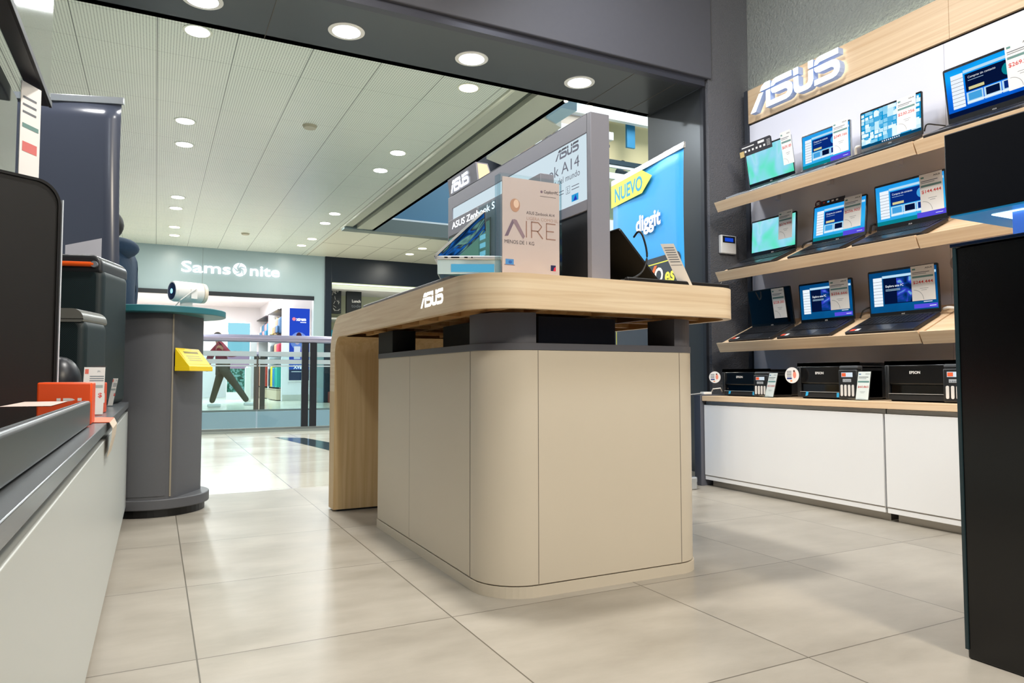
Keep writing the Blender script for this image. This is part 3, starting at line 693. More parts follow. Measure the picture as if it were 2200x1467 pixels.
def price_card(label, L, w, h, price, group='price cards on the shelf laptops', name='price_card', brand='ASUS'):
    """L: frame at the card's lower left"""
    m = MB(); m.M = L; m.box(0, 0, 0, w, h, .0016, PAPER)
    z = .0018
    m.text(brand, h*.055, w*.62, h*.90, PRINTDK, z=z, width=w*.3, bold=.02)
    m.quad(w*.06, h*.885, w*.2, h*.93, mat('card_green_logo', '#5f8f88', .5), z)
    m.quad(w*.06, h*.80, w*.80, h*.82, PRINTGREY, z); m.quad(w*.06, h*.76, w*.66, h*.775, PRINTGREY, z)
    m.quad(w*.05, h*.655, w*.95, h*.71, mat('card_green_bar', '#6b8f89', .5), z)
    m.text(price, h*.12, w*.06, h*.49, RED, z=z, width=w*.86, bold=.012)
    m.quad(w*.35, h*.34, w*.72, h*.35, PRINTGREY, z); m.quad(w*.42, h*.29, w*.65, h*.30, PRINTGREY, z)
    pts = []
    for k in range(13):
        a = R(7.5*k); pts.append((w*.08+w*.42*math.cos(a), h*.03+w*.42*math.sin(a)))
    for k in range(12):
        (x0, y0), (x1, y1) = pts[k], pts[k+1]; s_ = .985
        m.poly([(x0, y0), (x1, y1), (w*.08+(x1-w*.08)*.965, h*.03+(y1-h*.03)*.965), (w*.08+(x0-w*.08)*.965, h*.03+(y0-h*.03)*.965)], PRINTGREY, z)
    o = m.build(name); tag(o, label, 'price card', group); return o

# ================================================================== RIGHT DISPLAY WALL
t = thing('display_wall', 'white and oak display wall panel carrying the laptop shelves', 'wall panel', (3.42, 1.8, .506))
m = MB(); m.box(3.42, .3, .506, 3.46, 2.062, 2.245, WPANEL); m.box(3.42, 2.064, .506, 3.46, 3.33, 2.245, WPANEL); m.build('white_panel', t)
m = MB(); m.box(3.415, .3, 2.258, 3.47, 2.030, 2.478, OAKB); m.box(3.415, 2.032, 2.258, 3.47, 3.335, 2.478, OAKB); m.build('oak_header', t)
m = MB(); m.box(3.43, .3, 2.245, 3.465, 3.335, 2.258, BLACK); m.build('shadow_gap', t)
m = MB(); m.box(3.41, 3.335, .506, 3.498, 3.365, 2.48, mat('frame_edge_dark', '#4a4e56', .35, metal=.4)); m.build('side_frame', t)
m = MB(); m.box(3.47, .3, 2.44, 3.482, 3.3, 2.452, emis('cove_strip', '#f2ffe0', 22)); m.build('light_strip', t)
m = MB(); L = frame((3.4145, 3.262, 2.29), (0, -1, 0), (0, 0, 1), (-1, 0, 0))
asus(m, 0, 0, .16, emis('big_sign_face', '#f4fbff', 2.2), L, w=.66, z=.012, depth=.042, side=mat('sign_side', '#b4c4e4', .4, emit='#6fa4e8', es=.16))
tag(m.build('brand_sign'), 'large white glowing letter sign on the oak header of the display wall', 'sign')

SN = .39; CSN = .92
def shelf(zf, ya, yb, label):
    T = V((3.053, zf)); B = V((3.083, zf-.056)); k = SN/CSN
    pts = [(T.x, T.y), (T.x+.014, T.y+.003), (T.x+.019, T.y-.008), (3.42, T.y-.012+(3.42-T.x)*k), (3.42, B.y+(3.42-B.x)*k), (B.x, B.y)]
    L = frame((0, ya, 0), (1, 0, 0), (0, 0, 1), (0, -1, 0))
    m = MB(); m.prism(pts, 0, ya-yb, OAKS, L)
    o = tag(m.build('shelf', bevel=.001), label, 'shelf', 'sloping oak shelves')
    return o
rows = (('top', 1.685), ('middle', 1.253), ('bottom', .819))
for nm, z in rows:
    t_ = shelf(z, 3.275, 2.0, '%s sloping oak shelf of the laptop wall, section beside the dark column' % nm)
    m = MB()
    for y in (3.10, 2.72, 2.3):
        m = MB(); m.box(3.39, y-.012, z+.02, 3.42, y+.012, z+.10, WPANEL); m.build('bracket', t_)
    shelf(z-.003, 1.994, .5, '%s sloping oak shelf, section nearer the black cabinet' % nm)
def shelf_M(zf, y, x0=3.078, yawd=0):
    k = Matrix.Rotation(R(yawd), 4, 'Z')
    z = zf-.012+(x0-3.053)*SN/CSN+.0015
    X_ = k.to_3x3() @ V((0, -1, 0)); 
    return frame((x0, y, z), (0, -1, 0), (CSN, 0, SN), (-SN, 0, CSN))
def shelf_laptop(row, y, w, lidh, kind, label, deck=DECK, d=.225, lean=9, chin=.1, x0=3.078, **kw):
    zf = dict(rows)[row]; M = shelf_M(zf, y, x0)
    # opening angle: base rises 22.97 deg, lid direction must be (sin lean, cos lean)
    b = math.degrees(math.atan2(SN, CSN)); lid_world = 90-lean     # elevation angle of the lid measured from +X
    # in base frame the lid makes (lid_world-b) from +y; opening angle is measured from -y
    ang = 180-(lid_world-b)
    return laptop(label, M, w, d, lidh, ang, kind, deck, chin=chin, group=GS, **kw)
def card_on(ML, u, v, w, h, price, label, w0, h0):
    price_card(label, ML @ Matrix.Translation((u*w0, v*h0, .0035)), w, h, price)
AMD = mat('orange_red_sticker', '#e0482c', .5)
specs = [
    ('top', 3.20, .355, .235, 'aqua', 'silver laptop with an aqua wallpaper at the left end of the top shelf', SILV, -9, .10, (.80, .30, .075, .19, '$639.189'), 'price card $639.189 sticking up beside the left laptop, top shelf'),
    ('top', 2.80, .320, .205, 'win', 'laptop with a light blue shop page, second from the left, top shelf', SILV, 0, .05, (.66, .20, .095, .175, '$349.166'), 'price card $349.166 on the second laptop, top shelf'),
    ('top', 2.425, .335, .215, 'squares', 'laptop with a wallpaper of blue and white squares on the top shelf', DECK, 1, .10, (.62, .19, .098, .172, '$230.256'), 'price card $230.256 on the laptop with the squares'),
    ('top', 1.965, .41, .255, 'deep', 'large laptop with a deep blue shop page, right end of the top shelf', DECK, -8, .11, (.66, .25, .115, .20, '$269.999'), 'price card $2.. on the large laptop, top shelf right'),
    ('middle', 3.20, .345, .225, 'aqua', 'laptop with an aqua wallpaper and a pen on its deck, left on the middle shelf', DECK, 3, .12, (.63, .33, .10, .165, '$374.999'), 'price card $374.999 on the left laptop, middle shelf'),
    ('middle', 2.745, .335, .222, 'win', 'laptop with a lamp mirrored in its blue page, centre of the middle shelf', DECK, 6, .09, (.60, .25, .105, .172, '$256.902'), 'price card $256.902 on the centre laptop, middle shelf'),
    ('middle', 2.345, .365, .235, 'pale', 'laptop with a blue shop page half hidden by the black display box', DECK, -3, .12, (.66, .22, .11, .18, '$144.444'), 'price card $144. on the laptop by the black display box'),
    ('bottom', 3.20, .325, .225, 'off', 'black laptop with its screen switched off, left on the bottom shelf', DECK, -9, .08, (.58, .20, .092, .175, '$328.285'), 'price card $328.285 on the switched off laptop'),
    ('bottom', 2.83, .345, .222, 'night', 'laptop with a night scene page, centre of the bottom shelf', DECK, -4, .09, (.60, .27, .115, .162, '$256.666'), 'price card $256.666 on the centre laptop, bottom shelf'),
    ('bottom', 2.395, .365, .235, 'night', 'laptop with a night scene page, right on the bottom shelf', DECK, -3, .09, (.64, .27, .115, .168, '$244.444'), 'price card $244.444 on the right laptop, bottom shelf'),
]
MLS = []
for (row, y, w, lh, kind, lab, dk, lean, chin, cd, clab) in specs:
    t_, ML = shelf_laptop(row, y, w, lh, kind, lab, dk, lean=lean, chin=chin, sticker=AMD if row == 'bottom' else None)
    MLS.append(ML)
    price_card(clab, ML @ Matrix.Translation((cd[0]*w, cd[1]*lh, .003)), cd[2], cd[3], cd[4])
# spec strips standing on two of the lids
m = MB(); m.M = MLS[0] @ Matrix.Translation((-.035, .20, .004)) @ Matrix.Rotation(R(0), 4, 'Z'); m.prism([(0, 0), (.255, 0), (.255, .062), (.245, .072), (.01, .072), (0, .06)], 0, .002, mat('strip_dark', '#232029', .4))
for k in range(6): m.quad(.04+.03*k, .022, .055+.03*k, .034, PAPER, .0022)
m.quad(.02, .05, .12, .056, PAPER, .0022); m.quad(.15, .048, .20, .062, PAPER, .0022)
for k in range(5): m.quad(.218, .02+.008*k, .245, .022+.008*k, PAPER, .0022)
m.quad(.0, .0, .035, .035, mat('strip_gold', '#c9ad73', .4), .0024)
tag(m.build('spec_strip'), 'dark feature strip with a gold corner above the left laptop, top shelf', 'sign')
m = MB(); m.M = MLS[5] @ Matrix.Translation((.01, .222, .0)); m.box(.02, 0, -.002, .19, .022, 0, mat('strip_navy', '#12142a', .4)); m.cyl((.018, .012, -.002), .021, .003, mat('strip_navy', '#12142a', .4), 20)
m.cyl((.018, .012, .001), .019, .0004, mat('strip_ring', '#b84a50', .4), 20); m.cyl((.018, .012, .0014), .017, .0004, mat('strip_navy', '#12142a', .4), 20)
for k in range(3): m.quad(.008, .005+.006*k, .028, .008+.006*k, PAPER, .002)
for k in range(4): m.quad(.05+.028*k, .006, .064+.028*k, .015, (mat('strip_red', '#c84040', .4), UI_GL, PAPER, PAPER)[k], .0004)
tag(m.build('spec_strip'), 'small navy feature strip with a round badge on the centre laptop, middle shelf', 'sign')
# pen on the aqua laptop of the middle shelf
m = MB(); m.M = MLS[4]; m.tube([(.17, -.004, .016), (.33, .018, .012)], .004, BLACK, 8); tag(m.build('stylus_pen'), 'black pen leaning at the hinge of the aqua laptop, middle shelf', 'pen')
# cords and suction discs
CORD = mat('white_cord', '#d9d7d2', .5); CORDK = mat('black_cord', '#141416', .5)
def cord(pts, r, mt, label, name='charging_cable'):
    # smooth the path
    P_ = [V(p) for p in pts]; q = []
    for i in range(len(P_)-1):
        p0 = P_[max(i-1, 0)]; p1 = P_[i]; p2 = P_[i+1]; p3 = P_[min(i+2, len(P_)-1)]
        for k in range(6):
            s = k/6; q.append(.5*((2*p1)+(-p0+p2)*s+(2*p0-5*p1+4*p2-p3)*s*s+(-p0+3*p1-3*p2+p3)*s**3))
    q.append(P_[-1]); m = MB(); m.tube(q, r, mt, 8); return tag(m.build(name, smooth=True), label, 'cable')
zs = lambda row, x: dict(rows)[row]-.012+(x-3.053)*SN/CSN
cord([(3.32, 2.84, zs('top', 3.32)+.012), (3.35, 2.81, zs('top', 3.35)+.03), (3.39, 2.83, zs('top', 3.39)+.012)], .006, CORD, 'pale cord loop between the first two laptops, top shelf')
cord([(3.30, 2.47, zs('top', 3.3)+.01), (3.28, 2.455, zs('top', 3.3)+.045), (3.30, 2.435, zs('top', 3.3)+.05), (3.34, 2.43, zs('top', 3.34)+.03), (3.39, 2.45, zs('top', 3.39)+.012)], .007, CORD, 'pale coiled cord left of the laptop with squares')
cord([(3.29, 2.09, zs('top', 3.3)+.02), (3.28, 2.07, zs('top', 3.3)+.045), (3.32, 2.05, zs('top', 3.32)+.035), (3.39, 2.05, zs('top', 3.39)+.012)], .0035, CORDK, 'thin black cord right of the laptop with squares')
cord([(3.30, 2.83, zs('middle', 3.3)+.01), (3.29, 2.80, zs('middle', 3.3)+.03), (3.33, 2.77, zs('middle', 3.33)+.03), (3.39, 2.80, zs('middle', 3.39)+.012)], .006, CORDK, 'black cord between the two left laptops, middle shelf')
cord([(3.30, 2.40, zs('middle', 3.3)+.012), (3.28, 2.375, zs('middle', 3.3)+.05), (3.32, 2.36, zs('middle', 3.32)+.04), (3.39, 2.37, zs('middle', 3.39)+.012)], .006, CORDK, 'black cord between the centre laptop and the half hidden one')
cord([(3.30, 2.47, zs('bottom', 3.3)+.01), (3.29, 2.44, zs('bottom', 3.3)+.05), (3.33, 2.415, zs('bottom', 3.33)+.05), (3.40, 2.43, zs('bottom', 3.4)+.012)], .004, CORDK, 'black cord arching behind the two right laptops, bottom shelf')
cord([(3.405, 2.0, 1.14), (3.40, 2.01, 1.05), (3.36, 1.99, zs('bottom', 3.36)+.03), (3.30, 1.96, zs('bottom', 3.3)+.02), (3.27, 1.99, zs('bottom', 3.27)+.035), (3.30, 2.03, zs('bottom', 3.3)+.02)], .007, CORD, 'white cord hanging from the disc right of the bottom shelf laptops')
cord([(3.05, 3.10, .772), (3.05, 3.24, .70), (3.08, 3.30, .72), (3.16, 3.32, .80), (3.2, 3.30, .88)], .003, CORD, 'thin white wire drooping below the end of the middle shelf') if False else None
cord([(3.12, 3.29, 1.20), (3.08, 3.30, 1.12), (3.05, 3.31, 1.06), (3.02, 3.33, 1.04), (2.97, 3.36, 1.06), (2.94, 3.38, 1.16)], .003, CORD, 'thin white wire drooping from the end of the middle shelf')
for (y, z, lb) in ((2.445, 1.06, 'clear round disc on the panel between the two right laptops, bottom shelf'), (2.02, 1.16, 'clear round disc on the panel at the right end, bottom shelf')):
    m = MB(); L = frame((3.419, y, z), (0, -1, 0), (0, 0, 1), (-1, 0, 0)); m.cyl((0, 0, 0), .042, .006, frost('disc_clear', '#cfcbd0', .45), 24, L); m.cyl((0, 0, .006), .03, .004, frost('disc_clear', '#cfcbd0', .45), 24, L); m.cyl((0, 0, .01), .013, .012, WHITEP, 16, L)
    tag(m.build('wall_disc', smooth=True), lb, 'disc')

# ================================================================== PRINTER COUNTER
for (y0, y1, lb) in ((1.99, 3.098, 'white base cabinet at the far end of the printer counter'), (.9, 1.985, 'white base cabinet of the printer counter nearer the black cabinet')):
    t = thing('base_cabinet', lb, 'cabinet', (3.1, (y0+y1)/2, 0), 'white base cabinets')
    m = MB(); m.box(2.81, y0+.002, .06, 3.42, y1, .478, WHITE); m.build('body', t)
    m = MB(); m.box(2.787, y0+.003, .062, 2.805, y1-.003, .455, WHITE); m.box(2.79, y0+.003, .036, 2.82, y1-.003, .056, WHITE); m.box(2.79, y0, .056, 2.81, y1, .062, mat('seam_grey', '#a7a19a', .6)); m.build('door', t, bevel=.0012)
    m = MB(); m.box(2.822, y0, 0, 3.40, y1-.03, .06, STEEL); m.build('plinth', t)
    m = MB(); m.box(2.806, y0, .457, 2.83, y1, .474, mat('channel_grey', '#b9bcbf', .35, metal=.4)); m.build('finger_channel', t)
m = MB(); m.box(2.775, .9, .478, 3.42, 3.098, .506, OAKS); tag(m.build('worktop', bevel=.001), 'long oak worktop carrying the printers', 'worktop')
m = MB(); m.box(2.765, 3.100, 0, 3.42, 3.155, .512, DKGREY); tag(m.build('end_panel', bevel=.002), 'dark grey end panel of the printer counter beside the roll-up banner', 'panel')
PBODY = mat('printer_black', '#191b1e', .38, bump=.12, bscale=500); PSH = mat('printer_gloss', '#0c0d0f', .2)
def printer(y, w, h, label, tape=True):
    t = thing('printer', label, 'printer', (3.06, y-w/2, .506), 'black ink tank printers')
    L = frame((2.90, y, .506), (0, -1, 0), (0, 0, 1), (-1, 0, 0))   # x along the counter, y up, z toward the room
    wt = w*.72
    m = MB(); m.M = L; m.box(0, .008, -.32, w, h*.90, -.012, PBODY); m.box(.01, 0, -.3, w-.01, .01, -.02, BLACK)
    m.box(.015, h*.42, -.02, wt, h*.90, .0, PSH); m.box(.0, .01, -.03, .02, h*.9, .004, PBODY)
    b = m.build('body', t, bevel=.006)
    m = MB(); m.M = L; m.prism(rrect(-.004, h*.9, w*.99, h*.97, .012, 4), -.325, -.004, PSH); m.box(.01, h*.965, -.31, w*.7, h, -.03, PBODY); m.build('scanner_lid', t, bevel=.004)
    m = MB(); m.M = L; m.box(.02, h*.18, -.03, wt, h*.40, -.008, BLACKG); m.box(.018, h*.04, -.02, wt-.002, h*.16, .002, PBODY); m.box(.018, h*.185, -.02, wt-.002, h*.2, .004, mat('silver_line', '#c9c9c9', .3, metal=.6)); m.build('paper_tray', t)
    m = MB(); m.M = L; m.box(wt, .004, -.16, w, h*.80, .022, PBODY); m.box(wt, h*.80, -.16, w, h*.90, .016, CHAR); tk = m.build('ink_tank', t, bevel=.006)
    for k in range(4):
        m = MB(); m.M = L; x = wt+(w-wt)*(.13+.2*k); m.prism(rrect(x, h*.10, x+(w-wt)*.12, h*.40, (w-wt)*.055, 4), .0215, .0245, mat('tank_window', '#d8d6d2', .3)); m.build('tank_window', tk)
    m = MB(); m.M = L; m.quad(wt+(w-wt)*.18, h*.60, wt+(w-wt)*.78, h*.72, mat('label_blue_white', '#cfe0f2', .4), .0228); m.quad(wt+(w-wt)*.2, h*.615, wt+(w-wt)*.42, h*.705, mat('label_orange', '#e8663c', .4), .0232); m.quad(wt+(w-wt)*.25, h*.47, wt+(w-wt)*.7, h*.55, mat('label_grey', '#a9b0b6', .4), .0228)
    m.text('L3250', .008, wt+(w-wt)*.28, h*.485, PRINTDK, z=.0232, width=(w-wt)*.36); m.build('label', tk)
    m = MB(); m.M = L; m.text('EPSON', .016, wt*.42, h*.68, PAPER, z=.0006, width=.048, bold=.02); m.build('brand_lettering', b)
    if tape:
        m = MB(); m.M = L; TB = mat('tape_blue', '#2fa8dd', .4)
        m.poly([(.05, h*.07), (.065, h*.09), (.07, h*.19), (.055, h*.2)], TB, .0046); m.poly([(wt-.025, h*.06), (wt-.012, h*.06), (wt-.010, h*.18), (wt-.024, h*.18)], TB, .0046); m.build('tape', t)
    return t
printer(3.065, .355, .150, 'low black ink tank printer with blue tape at the far end of the counter')
printer(2.535, .355, .178, 'black ink tank printer with blue tape in the middle of the counter')
printer(2.055, .375, .178, 'black ink tank printer beside the black cabinet, no tape', False)
def round_card(c, r, yawd, label):
    a = R(yawd); xd = V((math.sin(a), -math.cos(a), 0)); L = frame(c, xd, (0, 0, 1), V(xd).cross(V((0, 0, 1))))
    m = MB(); m.M = L; m.cyl((0, 0, 0), r, .002, PAPER, 32)
    for k in range(4): m.quad(-r*.75, r*.45-.2*r*k, -r*.05, r*.55-.2*r*k, PRINTGREY, .0023)
    m.quad(-r*.72, -r*.5, -r*.02, -r*.28, mat('card_navy', '#2f3a7a', .4), .0023)
    m.ball((r*.38, r*.05, .002), r*.3, mat('card_coral', '#ee8f78', .5), .8, 1.5, .02, 12); m.ball((r*.32, r*.52, .0022), r*.15, mat('card_brown', '#6a3a30', .5), 1, 1, .02, 10); m.quad(-r*.25, -r*.78, r*.05, -r*.64, mat('card_orange', '#f0843a', .5), .0023)
    m.M = I4; m.box(c[0]+.003, c[1]-.008, c[2]-r*.3, c[0]+.005, c[1]+.008, c[2]+r*.9, ACR)
    o = m.build('round_card'); return tag(o, label, 'sign')
round_card((2.862, 3.085, .612), .033, 30, 'round white promotional card on the corner of the far printer')
round_card((2.862, 2.535, .622), .040, 6, 'round white promotional card on the middle printer')
def card_holder(c, w, h, lean, yawd, price, label, brand='EPSON', group='acrylic price holders on the printer counter'):
    a = R(yawd); xd = V((math.sin(a), -math.cos(a), 0)); nz = xd.cross(V((0, 0, 1))); up = (V((0, 0, 1))*math.cos(R(lean))-nz*math.sin(R(lean)))
    L = frame(c, xd, up, xd.cross(up))
    t = thing('price_holder', label, 'price holder', c, group)
    m = MB(); m.M = L; m.box(-.003, 0, -.002, w+.003, h+.004, 0, ACR); m.box(-.003, 0, .002, w+.003, h+.004, .0035, ACR); m.box(-.003, 0, 0, w+.003, .004, .045, ACR); m.build('acrylic_stand', t)
    m = MB(); m.M = L; m.box(.001, .004, .0003, w-.001, h, .0015, PAPER); z = .0017
    m.text(brand, h*.05, w*.60, h*.90, PRINTDK, z=z, width=w*.33); m.quad(w*.08, h*.89, w*.25, h*.93, mat('card_blue_logo', '#5a7fb0', .5), z)
    m.quad(w*.08, h*.80, w*.85, h*.82, PRINTDK, z); m.quad(w*.08, h*.75, w*.7, h*.765, PRINTGREY, z); m.quad(w*.06, h*.62, w*.94, h*.68, mat('card_green_bar', '#6b8f89', .5), z)
    m.text(price, h*.1, w*.08, h*.44, RED, z=z, width=w*.84, bold=.015); m.quad(w*.3, h*.30, w*.7, h*.31, PRINTGREY, z); m.quad(w*.35, h*.26, w*.65, h*.268, PRINTGREY, z)
    m.build('price_card', t); return t
card_holder((2.845, 2.700, .507), .070, .130, 14, -12, '$32.868', 'acrylic price holder between the far and the middle printer')
card_holder((2.845, 2.165, .507), .068, .132, 10, -4, '$60.865', 'acrylic price holder between the middle and the near printer')
t = thing('power_adapter', 'white power adapter with a looped cord at the far end of the printer counter', 'adapter', (2.84, 3.13, .513))
m = MB(); m.prism(rrect(2.80, 3.105, 2.86, 3.145, .008), .513, .528, WHITEP); m.build('body', t, bevel=.003)
m = MB(); m.tube([(2.80, 3.13, .52), (2.76, 3.14, .516), (2.72, 3.15, .512)], .003, CORD); m.build('cord', t); m = MB(); m.tube([(2.86, 3.11, .53), (2.85, 3.09, .545), (2.88, 3.06, .55), (2.91, 3.08, .53)], .003, CORD); m.build('cord', t)

# keypad on the column
t = thing('alarm_keypad', 'white alarm keypad with a blue display on the dark column', 'keypad', (3.28, 3.41, 1.41))
m = MB(); m.box(3.215, 3.388, 1.405, 3.345, 3.4145, 1.525, WHITEP); m.build('body', t, bevel=.006)
m = MB(); m.box(3.228, 3.3872, 1.475, 3.332, 3.3885, 1.518, BLACK); m.quad(.016, .008, .088, .032, emis('lcd_blue', '#1d4fd8', .8), .0004, frame((3.228, 3.3868, 1.475), (1, 0, 0), (0, 0, 1), (0, -1, 0))); m.build('display', t)

# ================================================================== soffit downlights
for x in (.17, .89, 1.633, 2.385, -.6):
    t = thing('recessed_downlight', 'bright round recessed downlight in the dark gate header, %s' % {.17: 'leftmost in view at the top edge', .89: 'second from the left', 1.633: 'third from the left', 2.385: 'the one nearest the right wall', -.6: 'beyond the left edge'}[x], 'downlight', (x, 3.755, 2.5), 'downlights in the gate header')
    m = MB(); 
    ro, ri = .098, .075
    pts = [(x+ro*math.cos(6.28318*i/40), 3.755+ro*math.sin(6.28318*i/40)) for i in range(40)]; pi_ = [(x+ri*math.cos(6.28318*i/40), 3.755+ri*math.sin(6.28318*i/40)) for i in range(40)]
    for i in range(40):
        j = (i+1) % 40; m.add([(*pts[i], 2.4965), (*pts[j], 2.4965), (*pi_[j], 2.494), (*pi_[i], 2.494)], [(0, 1, 2, 3)], WHITEP); m.add([(*pts[i], 2.4965), (*pts[j], 2.4965), (*pts[j], 2.4995), (*pts[i], 2.4995)], [(3, 2, 1, 0)], WHITEP)
    m.build('trim_ring', t, smooth=True)
    m = MB(); m.cyl((x, 3.755, 2.4945), .0752, .002, E_WHITE, 40); m.build('diffuser', t)
    area('downlight_beam', (x, 3.755, 2.488), .15, 7, (1, .99, .97), shape='DISK')
for x, y, lb in ((2.47, 4.062, 'left'), (2.68, 4.075, 'right')):
    m = MB(); m.cyl((x, y, 2.497), .014, .04, E_WARM, 16); tag(m.build('pin_light'), 'tiny %s pin light at the outer edge of the gate header' % lb, 'spotlight', 'pin lights')
# mall ceiling downlights
ml = [(.258, 6.42, 1, 'nearest in the left row'), (2.78, 6.47, 2, 'nearest in the right row'), (.243, 8.78, 1, 'second in the left row'), (.264, 9.68, 1, 'third in the left row'), (2.775, 8.80, 1, 'second in the right row'), (2.795, 9.67, 1, 'third in the right row'), (.265, 12.6, 1, 'fourth in the left row'), (.257, 13.44, 1, 'fifth in the left row'), (2.82, 12.64, 1, 'fourth in the right row'), (2.83, 13.5, 1, 'fifth in the right row'), (.272, 15.15, 2, 'sixth in the left row'), (.29, 16.05, 2, 'last of the left row by the white wall'), (2.91, 15.18, 2, 'sixth in the right row'), (2.85, 16.04, 2, 'last of the right row by the white wall'), (5.39, 15.2, 2, 'nearer of the pair beyond the ceiling opening'), (5.37, 16.05, 2, 'farther of the pair beyond the ceiling opening')]
for x, y, k, lb in ml:
    area('downlight_beam', (x, y, 3.535), .18, (39 if y < 15 else 14), (.93, .98, 1) if k == 1 else (1, .98, .88), shape='DISK')
    t = thing('ceiling_downlight', 'round %s downlight in the mall ceiling, %s' % (('', 'white', 'warm')[k], lb), 'downlight', (x, y, 3.55), 'downlights in the mall ceiling')
    m = MB(); m.cyl((x, y, 3.546), .118, .0035, mat('lamp_ring', '#d8dccb', .4), 32); m.build('trim_ring', t)
    m = MB(); m.cyl((x, y, 3.543), .095, .003, E_WHITE if k == 1 else E_WARM, 32); m.build('diffuser', t)
for x, y, lb in ((1.55, 8.3, 'near'), (1.58, 15.2, 'far')):
    m = MB(); m.cyl((x, y, 3.52), .07, .03, mat('detector', '#b9b49c', .5), 24, r2=.085); tag(m.build('smoke_detector', smooth=True), '%s round smoke detector between the lamp rows of the mall ceiling' % lb, 'smoke detector', 'smoke detectors')

# ================================================================== table top goods
t = thing('laptop_riser', 'clear acrylic riser under the thin open laptop on the oak table', 'stand', (.86, 2.06, .9265))
AL = frost('acrylic_lit', '#d9f2fa', .45)
m = MB(); a_ = R(-25); Lr = frame((.742, 1.985, .9265), (math.cos(a_), math.sin(a_), 0), (-math.sin(a_), math.cos(a_), 0))
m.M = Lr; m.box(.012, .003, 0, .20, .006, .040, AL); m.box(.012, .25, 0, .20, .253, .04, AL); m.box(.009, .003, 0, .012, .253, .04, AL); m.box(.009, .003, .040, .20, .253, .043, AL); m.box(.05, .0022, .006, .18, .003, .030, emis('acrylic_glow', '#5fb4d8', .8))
m.build('acrylic_box', t)
SILVL = mat('laptop_pale', '#c9ced2', .3, metal=.3)
ph = R(25); yl = V((-math.cos(ph), math.sin(ph), 0)); xl = V((math.sin(ph), math.cos(ph), 0)); d_ = .205
hg = V((.742, 1.985, .9705)); M = frame(tuple(hg-yl*d_), xl, yl, (0, 0, 1))
WP_ART = grad('wallpaper_art', [(.25, '#07101e'), (.42, '#123a6a'), (.5, '#1f66b8'), (.56, '#2b2f3a'), (.64, '#6fa39a'), (.8, '#16264a')], 2, .8, .9, 9)
t_, ML = laptop('thin pale laptop half folded on an acrylic riser on the oak table', M, .285, d_, .205, 43, 'off', SILVL, .011, .03, True, None, sides=((.13, .155), (.165, .175), (.105, .115), (.09, .094)))
m = MB(); m.M = ML; m.quad(.006, .01, .279, .198, WP_ART, .0012); m.build('display_image', t_)
# open black laptop on the right half of the table, seen from behind
M = frame((1.68, 1.79, .8965), (0, 1, 0), (-1, 0, 0), (0, 0, 1))
laptop('black laptop leaning wide open beside the grey lightbox post', M, .28, .235, .24, 134, 'off', BLACK, .016, .06, True, None)
m = MB(); m.box(1.24, 1.695, .8955, 1.64, 1.712, .912, BLACK); tag(m.build('cable_channel', bevel=.003), 'low black cable channel along the front of the oak table', 'cable channel')
cord([(1.335, 1.79, 1.055), (1.335, 1.765, 1.068), (1.345, 1.755, 1.05), (1.355, 1.75, .99), (1.335, 1.75, .94), (1.29, 1.745, .915), (1.25, 1.745, .908)], .0032, CORDK, 'black cable looping behind the open black laptop')
m = MB(); m.M = frame((1.245, 1.80, .8965), (1, 0, 0), (0, -.30, .954), None); m.box(0, 0, -.012, .19, .27, 0, BLACK)
m.M = I4
m = MB(); L = frame((1.452, 1.715, .8965), (.83, -.5577, 0), (-.50, .0, .866)); m.M = L; m.box(0, 0, 0, .042, .15, .0025, ACR); m.box(.001, .002, .0026, .041, .148, .003, PAPER)
for k in range(7): m.quad(.006, .085+.008*k, .036, .088+.008*k, PRINTGREY, .0033)
m.quad(.004, .074, .038, .076, PRINTGREY, .0033)
tag(m.build('price_holder'), 'narrow leaning acrylic price holder at the front edge of the oak table', 'price holder')
m = MB(); m.box(1.046, 2.20, 1.02, 1.049, 2.34, 1.235, ACRB); m.box(1.038, 2.20, 1.232, 1.049, 2.34, 1.235, ACR); m.box(1.038, 2.20, 1.02, 1.049, 2.34, 1.023, ACR)
tag(m.build('leaflet_holder'), 'empty clear acrylic leaflet holder against the grey block on the table', 'leaflet holder')

# ================================================================== ROLL-UP BANNERS
def banner(name, label, p0, p1, H_, front, mats, wob=.012, parts=True):
    p0 = V(p0); p1 = V(p1); d = (p1-p0); w = d.length; d.normalize(); nrm = d.cross(V((0, 0, 1)))
    L = frame(tuple(p0), tuple(d), (0, 0, 1), tuple(nrm))
    t = thing(name, label, 'banner', (p0+p1)/2)
    m = MB(); m.M = L; N1, N2 = 10, 24; vs = []; fs = []
    for j in range(N2+1):
        for i in range(N1+1):
            u = i/N1; v = j/N2
            edge = wob*math.sin(v*5.0)*(u*2-1)
            vs.append((u*w+edge*.8, .06+v*(H_-.09), .004*math.sin(u*9+v*7)+.006*math.sin(v*3.1)))
    for j in range(N2):
        for i in range(N1): k = j*(N1+1)+i; fs.append((k, k+1, k+N1+2, k+N1+1))
    m.add(vs, fs, front)
    sh = m.build('banner_sheet', t, smooth=True); sd = sh.modifiers.new('thick', 'SOLIDIFY'); sd.thickness = .001
    m = MB(); m.M = L; m.box(-.003, H_-.035, -.008, w+.003, H_, .008, mats[0]); m.build('top_rail', t, bevel=.002)
    m = MB(); m.M = L; m.box(-.01, 0, -.05, w+.01, .07, .05, mats[0]); m.build('base_cassette', t, bevel=.008)
    m = MB(); m.M = L; m.cyl((w/2, 0, -.03), .009, 1, BLACK, 10, frame((w/2, .05, -.03), (1, 0, 0), (0, 0, 1), (0, 1, 0))) if False else m.tube([(w/2, .06, -.03), (w/2, H_-.02, -.012)], .009, BLACK)
    m.build('support_pole', t)
    return t, L, w, sh
ALU = mat('aluminium', '#cfd4d8', .25, metal=.8)
